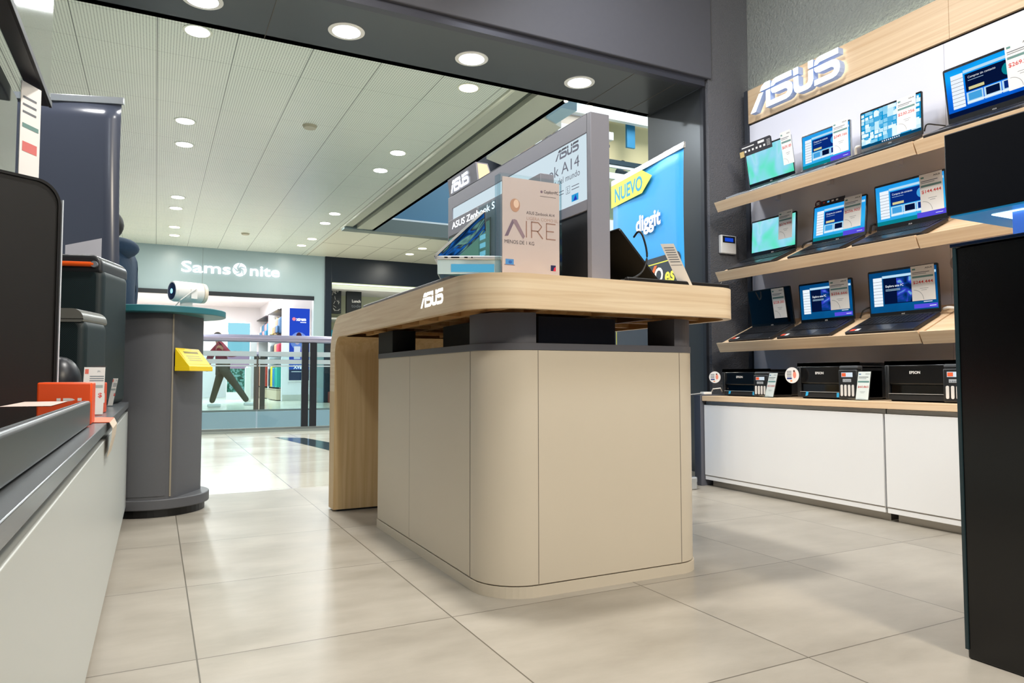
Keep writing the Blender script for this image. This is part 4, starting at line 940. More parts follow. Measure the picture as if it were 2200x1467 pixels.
BLUEB = mat('banner_blue', '#2f9fe6', .5, vary=.05, vscale=5)
# frame: x from the far end (left) to the near end (right), normal toward the camera side
t, L, w, sh = banner('roll_up_banner', 'bright blue roll-up banner behind the oak table, reading NUEVO and diggit', (2.715, 3.87, 0), (2.605, 3.02, 0), 1.925, BLUEB, [ALU])
m = MB(); m.M = L @ Matrix.Translation((0, 0, .013)); YB_ = mat('banner_yellow', '#efe94e', .5); 
m.poly([(.005, 1.74), (.41, 1.745), (.53, 1.822), (.41, 1.888), (.005, 1.888)], YB_); m.text('NUEVO', .125, .05, 1.77, mat('banner_teal', '#1f94b8', .5), z=.0006, width=.36, bold=.025)
m.text('diggit', .135, .33, 1.515, PAPER, z=.0006, width=.29, bold=.035)
m.prism(rrect(.03, .42, w-.03, 1.32, .04, 5), 0, .0004, mat('banner_dark', '#1e2c3c', .5))
rr_ = rrect(.06, .45, w-.06, 1.285, .035, 5); rq = rrect(.066, .456, w-.066, 1.279, .032, 5)
for i in range(len(rr_)):
    j = (i+1) % len(rr_); m.poly([rr_[i], rr_[j], rq[j], rq[i]], YB_, .0007)
m.text('PR', .12, .37, 1.17, PAPER, z=.0009, bold=.03); m.text('X', .14, .47, 1.17, mat('banner_orange', '#f26a24', .5), z=.0011, bold=.04); m.text('O', .12, .545, 1.17, PAPER, z=.0009, bold=.03)
m.text('es', .12, .66, 1.16, YB_, z=.0009, bold=.03); m.quad(.22, .30, .50, .34, mat('banner_orange', '#f26a24', .5), .0006)
m.box(.30, .12, 0, .42, .38, .0004, mat('banner_orange', '#f26a24', .5))
m.build('lettering', sh, label='yellow arrow, white and orange lettering')
DARKB = mat('banner_back_dark', '#454a58', .22, spec=.5)
banner('roll_up_banner', 'dark plain back of a roll-up banner standing behind the round counter', (-.98, 4.24, 0), (-.172, 3.985, 0), 2.02, DARKB, [ALU])

# ================================================================== ROUND COUNTER (kiosk)
kx, ky = .008, 3.72
KG = mat('kiosk_grey', '#55565a', .5, vary=.05, vscale=90)
t = thing('round_counter', 'dark grey round counter with a teal top at the left of the gate', 'counter', (kx, ky, 0))
m = MB(); m.cyl((kx, ky, 0), .215, .035, BLACK, 48); m.build('plinth', t)
m = MB(); m.cyl((kx, ky, .035), .234, .045, KG, 64); m.build('base_plate', t, bevel=.004)
def circ(a, r=.226): return (kx+r*math.cos(R(a)), ky+r*math.sin(R(a)))
pts = [circ(a) for a in range(50, 286, 5)]
m = MB(); m.prism(pts+[circ(285.5), (.095, 3.53), (.205, 3.74)], .08, .903, KG); m.build('body', t, smooth=True)
m = MB(); m.prism([circ(a, .229) for a in range(200, 284, 4)]+[circ(a, .20) for a in range(280, 198, -4)], .095, .895, KG); dr = m.build('door', t, smooth=True)
m = MB(); m.prism([circ(284.3, .2295), circ(286.0, .2295), circ(286.0, .22), circ(284.3, .22)], .09, .90, mat('kiosk_edge', '#8c8474', .5)); m.build('door_edge', t)
m = MB(); m.cyl((kx, ky, .903), .294, .030, mat('teal_top', '#2c6f78', .45), 72); m.build('countertop', t, bevel=.003)
YEL = mat('yellow_plastic', '#f4d21c', .35)
t = thing('leaflet_tray', 'yellow leaflet tray fixed to the side of the round counter', 'tray', (.17, 3.52, .645))
L = frame((.075, 3.492, .645), (.50, .866, 0), (0, 0, 1), (.866, -.5, 0))
m = MB(); m.M = L; m.box(0, 0, .0, .215, .022, .07, YEL); m.prism([(0, .0), (.068, .0), (.0, .085)], 0, .21, YEL, frame((0, .02, .001), (0, 0, 1), (0, 1, 0), (-1, 0, 0)) @ Matrix.Translation((0, 0, -.21))); m.build('tray', t, bevel=.002)
m = MB(); up = V((0, .085, -.068)).normalized(); m.M = L @ frame((.01, .023, .0665), (1, 0, 0), tuple(up)); m.quad(.0, .01, .185, .095, mat('leaflet_yellow', '#f7df4a', .5), .001)
for k in range(3): m.quad(.03, .03+.012*k, .15, .036+.012*k, mat('leaflet_grey', '#b9ab60', .5), .0014)
m.quad(.03, .072, .16, .084, mat('leaflet_dark', '#8a7a2a', .5), .0014); m.build('leaflet', t)
# projector
t = thing('mini_projector', 'white cylindrical mini projector with a blue lens on the teal counter top', 'projector', (.125, 3.78, .9335))
ax = V((-.92, -.39, 0)); L = frame((.125+.092, 3.78+.039, 1.032), (0, 0, 1), (-ax.y, ax.x, 0), tuple(ax)) 
m = MB(); m.M = frame((.125+.088, 3.78+.037, 1.032), tuple(V((ax.y, -ax.x, 0))), (0, 0, 1), None); 
q = V((ax.y, -ax.x, 0)); zz = V((0, 0, 1)); L = Matrix(((q.x, zz.x, ax.x, .125-ax.x*.09), (q.y, zz.y, ax.y, 3.78-ax.y*.09), (0, 1, 0, 1.032), (0, 0, 0, 1)))
m = MB(); m.M = L; m.cyl((0, 0, 0), .048, .018, mat('projector_ivory', '#e9dcc8', .4), 36, r2=.05); m.cyl((0, 0, .02), .05, .125, WHITEP, 36); m.cyl((0, 0, .145), .05, .014, WHITEP, 36, r2=.046); m.build('body', t, smooth=True)
m = MB(); m.M = L; m.cyl((0, 0, .159), .041, .001, mat('lens_navy', '#0c2a55', .1), 32); m.cyl((0, 0, .1601), .012, .0006, emis('lens_glow', '#7fd0ff', 2.5), 16); m.build('lens', t)
m = MB(); m.M = L; m.box(-.056, -.035, .06, -.05, .012, .09, WHITEP); m.build('stand_arm', t); m = MB(); m.M = L; m.box(.05, -.035, .06, .056, .012, .09, WHITEP); m.build('stand_arm', t); m = MB(); m.box(.10, 3.775, .9335, .155, 3.815, .985, WHITEP); m.build('stand', t)
m = MB(); m.tube([(.06, 3.74, .9365), (.10, 3.70, .985), (.15, 3.72, 1.03), (.17, 3.73, 1.045)], .0025, CORD); m.build('cord', t)

# ================================================================== LEFT COUNTER
GT = mat('counter_grey', '#6f7377', .25, metal=.4, vary=.03)
for (y0, y1, lb) in ((-.6, 1.9, 'low white fronted cabinet at the left edge of the photo'),):
    pass
t = thing('low_cabinet', 'low cabinet with a long pale front panel at the left edge', 'cabinet', (-.42, 1.6, 0))
m = MB(); m.box(-.80, -.6, .05, -.125, 3.515, .488, DKGREY); m.build('body', t)
m = MB(); m.box(-.122, -.6, .056, -.104, 3.515, .468, mat('pale_grey_panel', '#c6cbc8', .32)); m.box(-.125, -.6, .058, -.122, 3.52, .472, mat('panel_edge', '#d8d6c8', .4)); m.build('front_panel', t, bevel=.0015)
m = MB()
for y in (.2, 1.8, 3.45): 
    m = MB(); m.box(-.20, y, 0, -.15, y+.05, .05, SOFTBLK); m.build('foot', t)
m = MB(); m.box(-.80, -.6, .488, -.10, 3.512, .51, GT); tag(m.build('counter_top', bevel=.0015), 'grey metal topped counter slab running along the left edge', 'worktop')
# soundbar
SBF = mat('soundbar_grey', '#4a4d50', .38, metal=.4)
t = thing('soundbar', 'long dark grey soundbar with a glossy top lying on the left counter', 'speaker', (-.2, 1.1, .5105))
m = MB(); pr = rrect(-.26, .30, -.125, 1.83, .045, 8); m.prism(pr, .5125, .566, SBF); m.build('body', t, bevel=.005, seg=3)
m = MB(); m.prism(rrect(-.25, .33, -.135, 1.815, .04, 8), .566, .5675, BLACKG); m.build('glossy_top', t)
m = MB(); m.quad(-.235, 1.45, -.16, 1.72, mat('paper_strip', '#e0c8bc', .5), .568); m.build('paper_strip', t)
ORG = mat('orange_box', '#f4551a', .4); ORGD = mat('orange_deep', '#e2460f', .4)
t = thing('speaker_box', 'bright orange box with white lettering behind the soundbar', 'box', (-.2, 2.05, .5105), 'orange boxes')
m = MB(); m.box(-.232, 1.855, .5105, -.127, 1.955, .606, ORG); b = m.build('carton', t, bevel=.004)
m = MB(); L = frame((-.225, 1.8545, .5735), (1, 0, 0), (0, 0, 1), (0, -1, 0)); m.text('JBL', .03, .028, -.024, PAPER, L, width=.07, bold=.03, z=.0004); m.build('lettering', b)
t = thing('speaker_box', 'narrow orange box standing behind the price card at the counter end', 'box', (-.155, 2.46, .5105), 'orange boxes')
m = MB(); m.prism([(-.175, 2.42), (-.139, 2.42), (-.132, 2.50), (-.175, 2.53)], .5105, .602, ORGD); b = m.build('carton', t, bevel=.003)
m = MB(); L = frame((-.1390, 2.423, .535), (.087, .996, 0), (0, 0, 1)); m.quad(.006, .006, .03, .035, PAPER, .0012, L); m.build('label', b)
# acrylic price holders on the left counter
def back_card(c, w, h, lean, yawd, label):
    a = R(yawd); xd = V((math.cos(a), math.sin(a), 0)); nz = xd.cross(V((0, 0, 1))); up = V((0, 0, 1))*math.cos(R(lean))-nz*math.sin(R(lean))+xd*0
    L = frame(c, xd, tuple(up), tuple(xd.cross(up)))
    t = thing('price_holder', label, 'price holder', c)
    m = MB(); m.M = L; m.box(0, 0, -.002, w, h, 0, ACR); m.box(0, 0, .002, w, h, .004, ACR); m.build('acrylic_stand', t)
    m = MB(); m.M = L; m.box(.002, .003, .0004, w-.002, h-.003, .0016, mat('card_pinkish', '#dccfcb', .5)); z = .0019
    m.quad(w*.08, h*.84, w*.24, h*.94, mat('card_red', '#d65a48', .5), z); m.text('JBL', h*.045, w*.62, h*.88, PRINTGREY, z=z)
    for k in range(3): m.quad(w*.3, h*(.78-.045*k), w*.92, h*(.80-.045*k), PRINTGREY, z)
    m.quad(w*.12, h*.55, w*.9, h*.61, mat('card_bar_grey', '#9b9b98', .5), z); m.text('$', h*.13, w*.7, h*.36, RED, z=z, bold=.02)
    m.build('price_card', t)
    return t
L = None
back_card((-.183, 2.28, .5110), .056, .150, 24, 0, 'leaning acrylic price card in front of the orange boxes')
back_card((-.156, 2.98, .5110), .022, .110, 18, -28, 'small acrylic price card seen edge-on at the foot of the tall speaker')
m = MB(); TAGM = mat('tag_cream', '#d8c8b4', .5); 
vs = []; prof = [(-.20, .5112), (-.125, .5112), (-.095, .5108), (-.088, .497), (-.090, .47), (-.095, .445), (-.098, .43)]
for i, (x, z) in enumerate(prof): vs += [(x, 1.92, z), (x, 2.16-.012*i, z)]
m.add(vs, [(0, 1, 3, 2), (2, 3, 5, 4)], mat('tag_orange', '#ee6a3c', .5)); m.add(vs, [(2*i, 2*i+1, 2*i+3, 2*i+2) for i in range(2, 6)], TAGM)
o = m.build('hang_tag'); sd = o.modifiers.new('thick', 'SOLIDIFY'); sd.thickness = .001; tag(o, 'orange and cream paper tag drooping over the edge of the left counter', 'tag')

WV = weave('speaker_mesh_black', '#050506', '#2a2a2a', .0045, .5); WVT = weave('speaker_mesh_teal', '#0a1416', '#22383c', .0045, .5)
def boxframe(corner, wd, dd):
    wd = V(wd).normalized(); return wd
def party(name, label, corner, wdir, w, d, z1, mesh, rim, handle=None, r=.05, toprim=.05):
    """corner: the vertical edge nearest the camera; wdir points left along the face, depth goes back"""
    c = V((corner[0], corner[1], 0)); wd = V((wdir[0], wdir[1], 0)).normalized(); dd = V((-wd.y, wd.x, 0))
    if dd.y < 0: dd = -dd
    t = thing(name, label, 'speaker', (corner[0], corner[1], .5105))
    L = Matrix(((wd.x, 0, dd.x, c.x), (wd.y, 0, dd.y, c.y), (0, 1, 0, 0), (0, 0, 0, 1)))   # x left, y up, z back
    z0 = .5105
    m = MB(); m.M = L; m.prism(rrect(0, z0+.001, w, z1-toprim*.5, r, 10, (.5, .5, 1, 1)), .012, d-.012, mesh); m.build('grille_body', t, bevel=.035, seg=4)
    m = MB(); m.M = L; m.prism(rrect(.004, z1-toprim, w-.004, z1, r*.8, 8, (.3, .3, 1, 1)), .008, d-.008, rim); m.build('top_rim', t, bevel=.02, seg=4)
    if handle:
        m = MB(); m.M = L; m.tube([(.03, z1-toprim*.55, .004), (w*.4, z1-toprim*.55, -.002), (w-.02, z1-toprim*.55, .004)], .0095, handle, 10); m.build('handle', t, smooth=True)
        m = MB(); m.M = L; m.cyl((.028, z1-toprim*.55, -.004), .012, .012, SILV, 16); m.build('handle_cap', t)
    return t
RIM = mat('speaker_rim_grey', '#6a6b66', .35); RIM2 = mat('speaker_rim_dark', '#2c2e31', .35)
party('party_speaker', 'tall rounded black mesh speaker with an orange handle at the counter end', (-.190, 3.08), (-.95, .3), .30, .28, 1.085, WVT, RIM2, mat('orange_handle', '#f4601e', .35), .05, .07)
party('party_speaker', 'smaller rounded black mesh speaker with a grey rim in front of the tall one', (-.215, 2.70), (-.95, .3), .20, .21, .845, WVT, RIM, None, .045, .045)
m = MB(); m.ball((-.262, 2.57, .60), .058, mat('round_speaker', '#1d2026', .35), 1, 1, 1.4, 24); tag(m.build('round_speaker', smooth=True), 'small dark egg shaped speaker between the big and the grey rimmed speaker', 'speaker')
# big speaker nearest the camera
t = thing('large_speaker', 'very large black mesh speaker at the left edge of the photo', 'speaker', (-.19, 1.9, .5105))
wd = V((-.826, -.563, 0)); dd = V((-.563, .826, 0))
L = Matrix(((wd.x, 0, dd.x, -.226), (wd.y, 0, dd.y, 2.13), (0, 1, 0, 0), (0, 0, 0, 1)))
m = MB(); m.M = L; m.prism(rrect(.006, .5115, .39, 1.112, .055, 12, (.3, .3, 1, 1)), .004, .26, weave('speaker_mesh_fine', '#020203', '#232220', .0048, .5)); m.build('grille', t)
m = MB(); m.M = L; 
o1 = rrect(0, .5110, .396, 1.118, .06, 12, (.3, .3, 1, 1)); o2 = rrect(.007, .518, .389, 1.111, .054, 12, (.3, .3, 1, 1))
for i in range(len(o1)):
    j = (i+1) % len(o1); m.add([(*o1[i], .0), (*o1[j], .0), (*o2[j], .0), (*o2[i], .0)], [(0, 1, 2, 3)], BLACK); m.add([(*o1[i], .0), (*o1[j], .0), (*o1[j], .27), (*o1[i], .27)], [(0, 1, 2, 3)], SOFTBLK)
m.build('cabinet', t, smooth=True)
m = MB(); m.M = L; m.box(-.006, .56, .0, -.003, 1.075, .10, mat('acrylic_edge_white', '#d4dde6', .2)); m.build('acrylic_strip', t)
m = MB(); m.box(-.335, 3.42, 1.0, -.215, 3.425, 1.10, WHITEP); m.prism([(-.345, 1.06), (-.215, 1.09), (-.215, 1.205), (-.345, 1.165)], 0, .003, mat('plate_pale', '#b9bac4', .4), frame((0, 3.425, 0), (1, 0, 0), (0, 0, 1), (0, -1, 0)))
tag(m.build('sign_plate'), 'blank pale sign plate standing behind the tall speaker with the orange handle', 'sign')

# televisions on the left
TVG = mat('tv_glass', '#020304', .03, spec=1.0, coat=1.0)
t = thing('television', 'upper glossy television at the top left corner mirroring the ceiling', 'television', (-.33, 1.75, 1.435), 'televisions')
m = MB(); m.box(-.345, .9, 1.437, -.304, 2.51, 2.30, BLACK); m.build('housing', t, bevel=.003)
m = MB(); m.box(-.304, .905, 1.455, -.3025, 2.505, 2.295, TVG); m.build('screen', t)
m = MB(); m.box(-.306, .9, 1.435, -.298, 2.51, 1.454, SOFTBLK); m.build('bezel', t, bevel=.001)
m = MB(); m.box(-.60, 1.55, 1.6, -.345, 1.85, 1.9, SOFTBLK); m.build('wall_bracket', t)
t = thing('television', 'lower glossy television behind the large speaker mirroring the ceiling', 'television', (-.40, 1.4, 1.15), 'televisions')
m = MB(); m.box(-.415, .35, 1.15, -.375, 2.44, 1.425, BLACK); m.build('housing', t, bevel=.003)
m = MB(); m.box(-.375, .355, 1.16, -.3735, 2.435, 1.42, TVG); m.build('screen', t)
for y in (.8, 2.1):
    m = MB(); m.box(-.84, y, 1.25, -.415, y+.03, 1.30, SOFTBLK); m.build('wall_arm', t)
t = thing('price_holder', 'tall acrylic price card in front of the lower television', 'price holder', (-.33, 2.3, 1.12))
L = frame((-.342, 2.26, 1.12), (.5, .866, 0), (0, 0, 1), (.866, -.5, 0))
m = MB(); m.M = L; m.box(0, 0, -.002, .08, .305, 0, ACR); m.build('acrylic_sleeve', t)
m = MB(); m.M = L; m.box(.003, .003, .0, .077, .30, .0015, PAPER); m.quad(.01, .175, .07, .187, mat('card_green_bar', '#6b8f89', .5), .002); m.quad(.012, .11, .066, .137, mat('price_red_soft', '#d9716c', .5), .002)
for k in range(3): m.quad(.01, .255-.02*k, .06, .261-.02*k, PRINTGREY, .002)
m.build('price_card', t)

# ================================================================== RIGHT FOREGROUND
t = thing('display_pedestal', 'tall black display pedestal at the right edge of the photo', 'pedestal', (1.8, .5, 0))
m = MB(); m.box(1.602, -.5, 0, 2.15, .957, .905, mat('pedestal_black', '#060607', .22)); m.build('body', t, bevel=.004)
m = MB(); m.box(1.597, -.5, .906, 2.16, .965, .914, mat('pedestal_top', '#0a1730', .1)); m.build('top_plate', t, bevel=.001)
m = MB(); m.box(1.5985, .953, .02, 1.602, .960, .905, mat('glass_edge', '#26393f', .2)); m.build('glass_edge', t)
t = thing('display_box', 'dark navy display box with painted blue screen light underneath, above the black pedestal', 'display', (1.8, .5, .914))
m = MB(); m.box(1.60, -.4, .980, 2.12, .972, 1.168, mat('box_navy', '#02050e', .4, spec=.2)); m.build('housing', t, bevel=.003)
m = MB(); m.box(1.606, -.38, .976, 2.11, .966, .980, mat('underside_painted_light', '#2f93c4', .15, emit='#2188c8', es=.4)); m.build('underside', t)  # blue emission stands in for screen light falling on the underside
m = MB(); m.box(1.655, .80, .9745, 1.90, .905, .976, emis('led_strip', '#dff4ff', 3)); m.build('light_strip', t)
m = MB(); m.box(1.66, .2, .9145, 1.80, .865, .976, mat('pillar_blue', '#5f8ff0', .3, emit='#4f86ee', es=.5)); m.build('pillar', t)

# ================================================================== MALL RAILINGS
def railing(name, label, Y, x0, x1, zt, seams, posts, postm, bands, pw=.075):
    t = thing(name, label, 'railing', ((x0+x1)/2, Y, 0))
    m = MB(); m.tube([(x0, Y, zt-.04), (x1, Y, zt-.04)], .042, mat('handrail_steel', '#a3a0b8', .3, metal=.6), 14); m.build('handrail', t, smooth=True)
    xs = [x0]+sorted(seams)+[x1]
    for a, b in zip(xs, xs[1:]):
        m = MB(); m.box(a+.01, Y-.006, .05, b-.01, Y+.006, zt-.08, GLS); g = m.build('glass_pane', t)
        for (z0, z1) in bands:
            m = MB(); m.box(a+.01, Y-.008, z0, b-.01, Y-.0065, z1, frost('frosted_band', '#c9d8de', .8)); m.build('frosted_band', g)
    for x in posts:
        m = MB(); m.box(x, Y-.02, .025, x+pw, Y+.02, zt-.08, postm); m.build('post', t, bevel=.002)
    m = MB(); m.box(x0, Y-.03, .0, x1, Y+.03, .05, mat('rail_shoe', '#868c8a', .4, metal=.4)); m.build('base_shoe', t)
    return t
railing('glass_railing', 'nearer glass railing with purple grey handrail and black double posts', 8.36, -1.6, 4.6, 1.09, [-.4, 1.02, 1.665, 2.9], [1.505, 1.598], mat('post_navy', '#0f1420', .35), ((.85, .905), (.765, .815), (.735, .75)))
railing('glass_railing', 'farther glass railing along the opposite walkway', 13.08, -1.6, 7.0, 1.06, [.3, 1.63, 3.0, 4.4], [1.54, 1.64, .18, .28, 3.0, 3.1], mat('post_brown', '#5b5148', .4), ((.86, .90),), .085)

# ================================================================== LUGGAGE STORE
t = thing('store_sign', 'white glowing luggage store sign on the pale far wall', 'sign', (1.5, 17.28, 2.95))
L = frame((.451, 17.296, 2.975), (1, 0, 0), (0, 0, 1), (0, -1, 0)); ES = emis('store_sign_white', '#ffffff', 1.9)
def letters(txt, x0, width):
    vs, _ = text_mesh('Sams', .03)
    m = MB(); m.text(txt, .345, x0, 0, ES, L, width=width, bold=.014, depth=.03); m.build('lettering', t)
letters('Sams', 0, 1.03); letters('nite', 1.44, .66)
m = MB()
for k in range(5):
    a0 = 72*k+20; pts = []
    for i in range(9): a = R(a0+8*i); pts.append((1.235+.15*math.cos(a), .12+.15*math.sin(a)))
    for i in range(8, -1, -1): a = R(a0+34+9*i*.9); rr = .045+.05*(1-i/8); pts.append((1.235+rr*math.cos(a), .12+rr*math.sin(a)))
    m.prism(pts, 0, .03, ES, L)
m.build('swirl_emblem', t)
# poster on the inner wall
t = thing('light_poster', 'blue illuminated poster with a curly haired face inside the luggage store', 'poster', (3.3, 18.87, .5))
m = MB(); m.box(3.05, 18.84, .50, 3.60, 18.88, 2.42, WHITEP); m.build('poster_frame', t)
L = frame((3.07, 18.839, .53), (1, 0, 0), (0, 0, 1), (0, -1, 0)); pw, ph_ = .51, 1.87
m = MB(); m.M = L; m.quad(0, 0, pw, ph_, emis('poster_blue', '#2a4fd0', .9)); m.quad(0, 0, pw, .28, emis('poster_slate', '#3a4a70', .7), .001); m.quad(0, .28, pw, .45, emis('poster_blue2', '#2f66dc', .9), .001)
m.text('xtrem', .12, .17, ph_-.32, ES, z=.002, width=.25, bold=.03); m.cyl((.11, ph_-.28, .001), .045, .002, emis('poster_pink_dot', '#ff8fa0', 1), 16); m.quad(.27, ph_-.37, .42, ph_-.355, ES, .002)
m.ball((.24, 1.02, 0), .18, emis('poster_halo', '#7f9ff0', .9), 1.2, 1.3, .01, 16); m.ball((.20, 1.05, .002), .09, emis('poster_face', '#d8c4dc', .95), .9, 1.4, .01, 14); m.ball((.24, 1.14, .004), .10, emis('poster_hair', '#5a3a4c', .7), .75, 1.1, .01, 14); m.ball((.20, 1.05, .006), .075, emis('poster_face', '#d8c4dc', .95), .9, 1.3, .01, 14)
m.quad(.12, .55, .28, .88, emis('poster_white', '#f6f2ff', 1), .003); m.quad(.30, .52, .42, .86, emis('poster_lilac', '#b89ae8', .9), .003)
m.text('XVIBE', .13, .12, .30, ES, z=.003, width=.3, bold=.03); m.quad(.1, .42, .38, .44, ES, .003); m.quad(.06, .22, .42, .23, ES, .003)
m.build('poster_print', t)
t = thing('window_poster', 'freestanding lit cyan and jungle poster inside the luggage store', 'poster', (2.06, 21, 0))
m = MB(); m.box(1.75, 21.0, 0, 2.37, 21.04, 2.15, WHITEP); m.build('panel', t)
L = frame((1.77, 20.999, 0), (1, 0, 0), (0, 0, 1), (0, -1, 0))
m = MB(); m.M = L; m.quad(0, 1.2, .58, 2.13, emis('cyan_screen', '#9fe0f2', 1)); m.quad(0, 1.62, .58, 1.70, ES, .002); m.quad(0, .2, .58, .85, grad('jungle', [(.3, '#1c4c40'), (.45, '#3f9c86'), (.55, '#bff0e8'), (.7, '#2f7f8f')], 2, .9, .9, 9), .001); m.quad(0, .85, .58, 1.2, emis('pink_screen', '#f0b8d8', .9), .001); m.build('poster_print', t)
m = MB(); m.box(2.03, 19.0, 0, 2.17, 19.12, .86, WHITEP); m.cyl((2.10, 19.06, .86), .05, .02, WHITEP); tag(m.build('pedestal', bevel=.01), 'slim white pedestal inside the luggage store', 'pedestal')
m = MB(); m.box(1.62, 18.5, 2.76, 1.78, 18.54, 2.80, WHITEP); m.cyl((0, 0, -.09), .055, .18, WHITEP, 16, Matrix.Translation((1.66, 18.5, 2.56)) @ Matrix.Rotation(R(50), 4, 'Y')); m.tube([(1.68, 18.52, 2.78), (1.66, 18.5, 2.58)], .012, WHITEP); tag(m.build('track_spotlight', smooth=True), 'white track spotlight under the luggage store ceiling', 'spotlight')
m = MB(); m.box(1.36, 20.6, 1.76, 1.75, 20.9, 1.84, mat('shelf_pale_wood', '#d9b8a4', .5)); m.box(1.36, 20.88, 1.3, 1.75, 20.92, 1.76, SW); tag(m.build('wall_shelf'), 'small pale wooden shelf at the back of the luggage store', 'shelf')
# racks
for (ya, yb, lb) in ((19.05, 20.85, 'nearer'), (21.2, 23.3, 'farther')):
    t = thing('display_rack', 'black metal display rack in the luggage store, the %s one' % lb, 'rack', (3.1, (ya+yb)/2, 0), 'luggage racks')
    for y in (ya, (ya+yb)/2, yb):
        m = MB(); m.box(3.34, y-.015, 0, 3.37, y+.015, 2.38, BLACK); m.build('upright', t)
    for z in (.28, 1.18, 1.71, 2.36):
        m = MB(); m.box(2.80, ya, z, 3.38, yb, z+.025, BLACK if z != .28 else mat('rack_base_wood', '#cdb79a', .5)); m.build('shelf_board', t)
    m = MB(); m.box(2.80, ya, 0.02, 3.38, yb, .27, mat('rack_base_wood', '#cdb79a', .5)); m.build('base', t)
rr = random.Random(11)
def suitcase(y, col, h, w, label):
    t = thing('suitcase', label, 'suitcase', (2.96, y, .306), 'suitcases on the racks')
    mm = mat('case_'+col, col, .35)
    m = MB(); m.box(2.82, y-w/2, .35, 3.08, y+w/2, .35+h, mm)
    for k in range(4): m.box(2.815, y-w/2+w*(.18+.2*k), .38, 2.82, y-w/2+w*(.22+.2*k), .32+h, mm)
    m.build('shell', t, bevel=.05, seg=4)
    m = MB(); m.box(2.90, y-w*.3, .35+h, 2.92, y-w*.27, .35+h+.09, SILV); m.box(2.90, y+w*.27, .35+h, 2.92, y+w*.3, .35+h+.09, SILV); m.box(2.89, y-w*.3, .35+h+.08, 2.93, y+w*.3, .35+h+.10, BLACK); m.build('handle', t)
    for s_ in (-1, 1):
        m = MB(); m.cyl((2.86, y+s_*w*.36, .307), .022, .045, BLACK, 10); m.build('wheel', t)
for y, c, h, w, lb in ((19.35, '#19b0a0', .52, .40, 'large teal suitcase'), (19.80, '#2f8fc0', .52, .30, 'blue suitcase'), (20.15, '#e6cf22', .55, .34, 'bright yellow suitcase'), (20.55, '#26292e', .50, .36, 'black suitcase'), (21.5, '#c04838', .62, .38, 'red suitcase'), (21.95, '#1f5f7c', .66, .40, 'dark blue suitcase'), (22.4, '#d8d4cc', .60, .38, 'pale suitcase'), (22.85, '#e07a3a', .62, .38, 'orange suitcase')):
    suitcase(y, c, h, w, lb+' on the lower shelf of a luggage store rack')
def backpack(y, z, col, label, h=.46):
    t = thing('backpack', label, 'backpack', (2.94, y, z), 'backpacks on the racks')
    mm = mat('pack_'+col, col, .7)
    m = MB(); m.box(2.86, y-.15, z, 3.06, y+.15, z+h, mm); m.build('body', t, bevel=.07, seg=4)
    m = MB(); m.box(2.80, y-.11, z+.04, 2.86, y+.11, z+h*.5, mm); m.build('pocket', t, bevel=.025, seg=3)
    m = MB(); m.tube([(2.95, y-.04, z+h-.01), (2.95, y-.03, z+h+.05), (2.95, y+.03, z+h+.05), (2.95, y+.04, z+h-.01)], .01, mm); m.build('grab_handle', t)
for y, z, c, lb in ((19.28, 1.736, '#33587e', 'slate blue backpack'), (19.64, 1.736, '#7a6a58', 'brown backpack'), (20.14, 1.736, '#d8bd84', 'sand coloured backpack'), (20.46, 1.736, '#7b8478', 'grey green backpack'),
                    (21.45, 1.736, '#2c6c8c', 'sea blue backpack'), (21.9, 1.736, '#c88a90', 'pink backpack'), (22.5, 1.736, '#4a7fa4', 'light blue backpack'), (22.95, 1.736, '#d8d8d8', 'white backpack')):
    backpack(y, z, c, lb+' on the upper shelf of a luggage store rack')
for y, c, lb in ((19.32, '#c02846', 'crimson'), (19.72, '#e88a6a', 'salmon'), (20.45, '#4a4c50', 'dark grey')):
    m = MB(); m.box(2.84, y-.16, 1.206, 3.08, y+.16, 1.50, mat('bag_'+c, c, .7)); tag(m.build('travel_bag', bevel=.05, seg=3), lb+' travel bag on the middle shelf of the nearer rack', 'bag', 'travel bags') 
# neighbour shop goods
for x, lb, txt in ((3.98, 'black cushion with a white crackle pattern in the neighbouring shop window', None), (4.50, 'black cushion with white lettering in the neighbouring shop window', 'Lunch')):
    m = MB(); CB = mat('cushion_black', '#141a1e', .6)
    m.box(x-.19, 17.86, 2.22, x+.19, 17.98, 2.82, CB)
    L = frame((x-.19, 17.858, 2.22), (1, 0, 0), (0, 0, 1), (0, -1, 0)); r2 = random.Random(3)
    if txt: m.text(txt, .10, .13, .30, PAPER, L, width=.22, bold=.02, z=.003); m.text('tode', .12, .12, .17, PRINTGREY, L, width=.24, z=.003)
    else:
        for k in range(26):
            a = (r2.uniform(.03, .34), r2.uniform(.04, .56)); an = r2.uniform(0, 3.1); l_ = r2.uniform(.04, .12)
            b = (min(max(a[0]+l_*math.cos(an), .02), .36), min(max(a[1]+l_*math.sin(an), .02), .58)); dx, dy = -math.sin(an)*.003, math.cos(an)*.003
            m.poly([(a[0]-dx, a[1]-dy), (b[0]-dx, b[1]-dy), (b[0]+dx, b[1]+dy), (a[0]+dx, a[1]+dy)], PAPER, .004, L)
    m.tube([(x-.12, 17.92, 2.80), (x-.12, 17.92, 2.95)], .004, BLACK); m.tube([(x+.12, 17.92, 2.80), (x+.12, 17.92, 2.95)], .004, BLACK)
    tag(m.build('cushion', bevel=.03), lb, 'cushion')
m = MB(); m.box(3.81, 17.7, 2.06, 6.4, 18.89, 2.10, WHITEP); tag(m.build('window_shelf'), 'upper white shelf in the neighbouring shop window', 'shelf', 'window shelves')
m = MB(); m.box(3.81, 17.7, 1.40, 6.4, 18.89, 1.44, WHITEP); tag(m.build('window_shelf'), 'lower white shelf in the neighbouring shop window', 'shelf', 'window shelves')
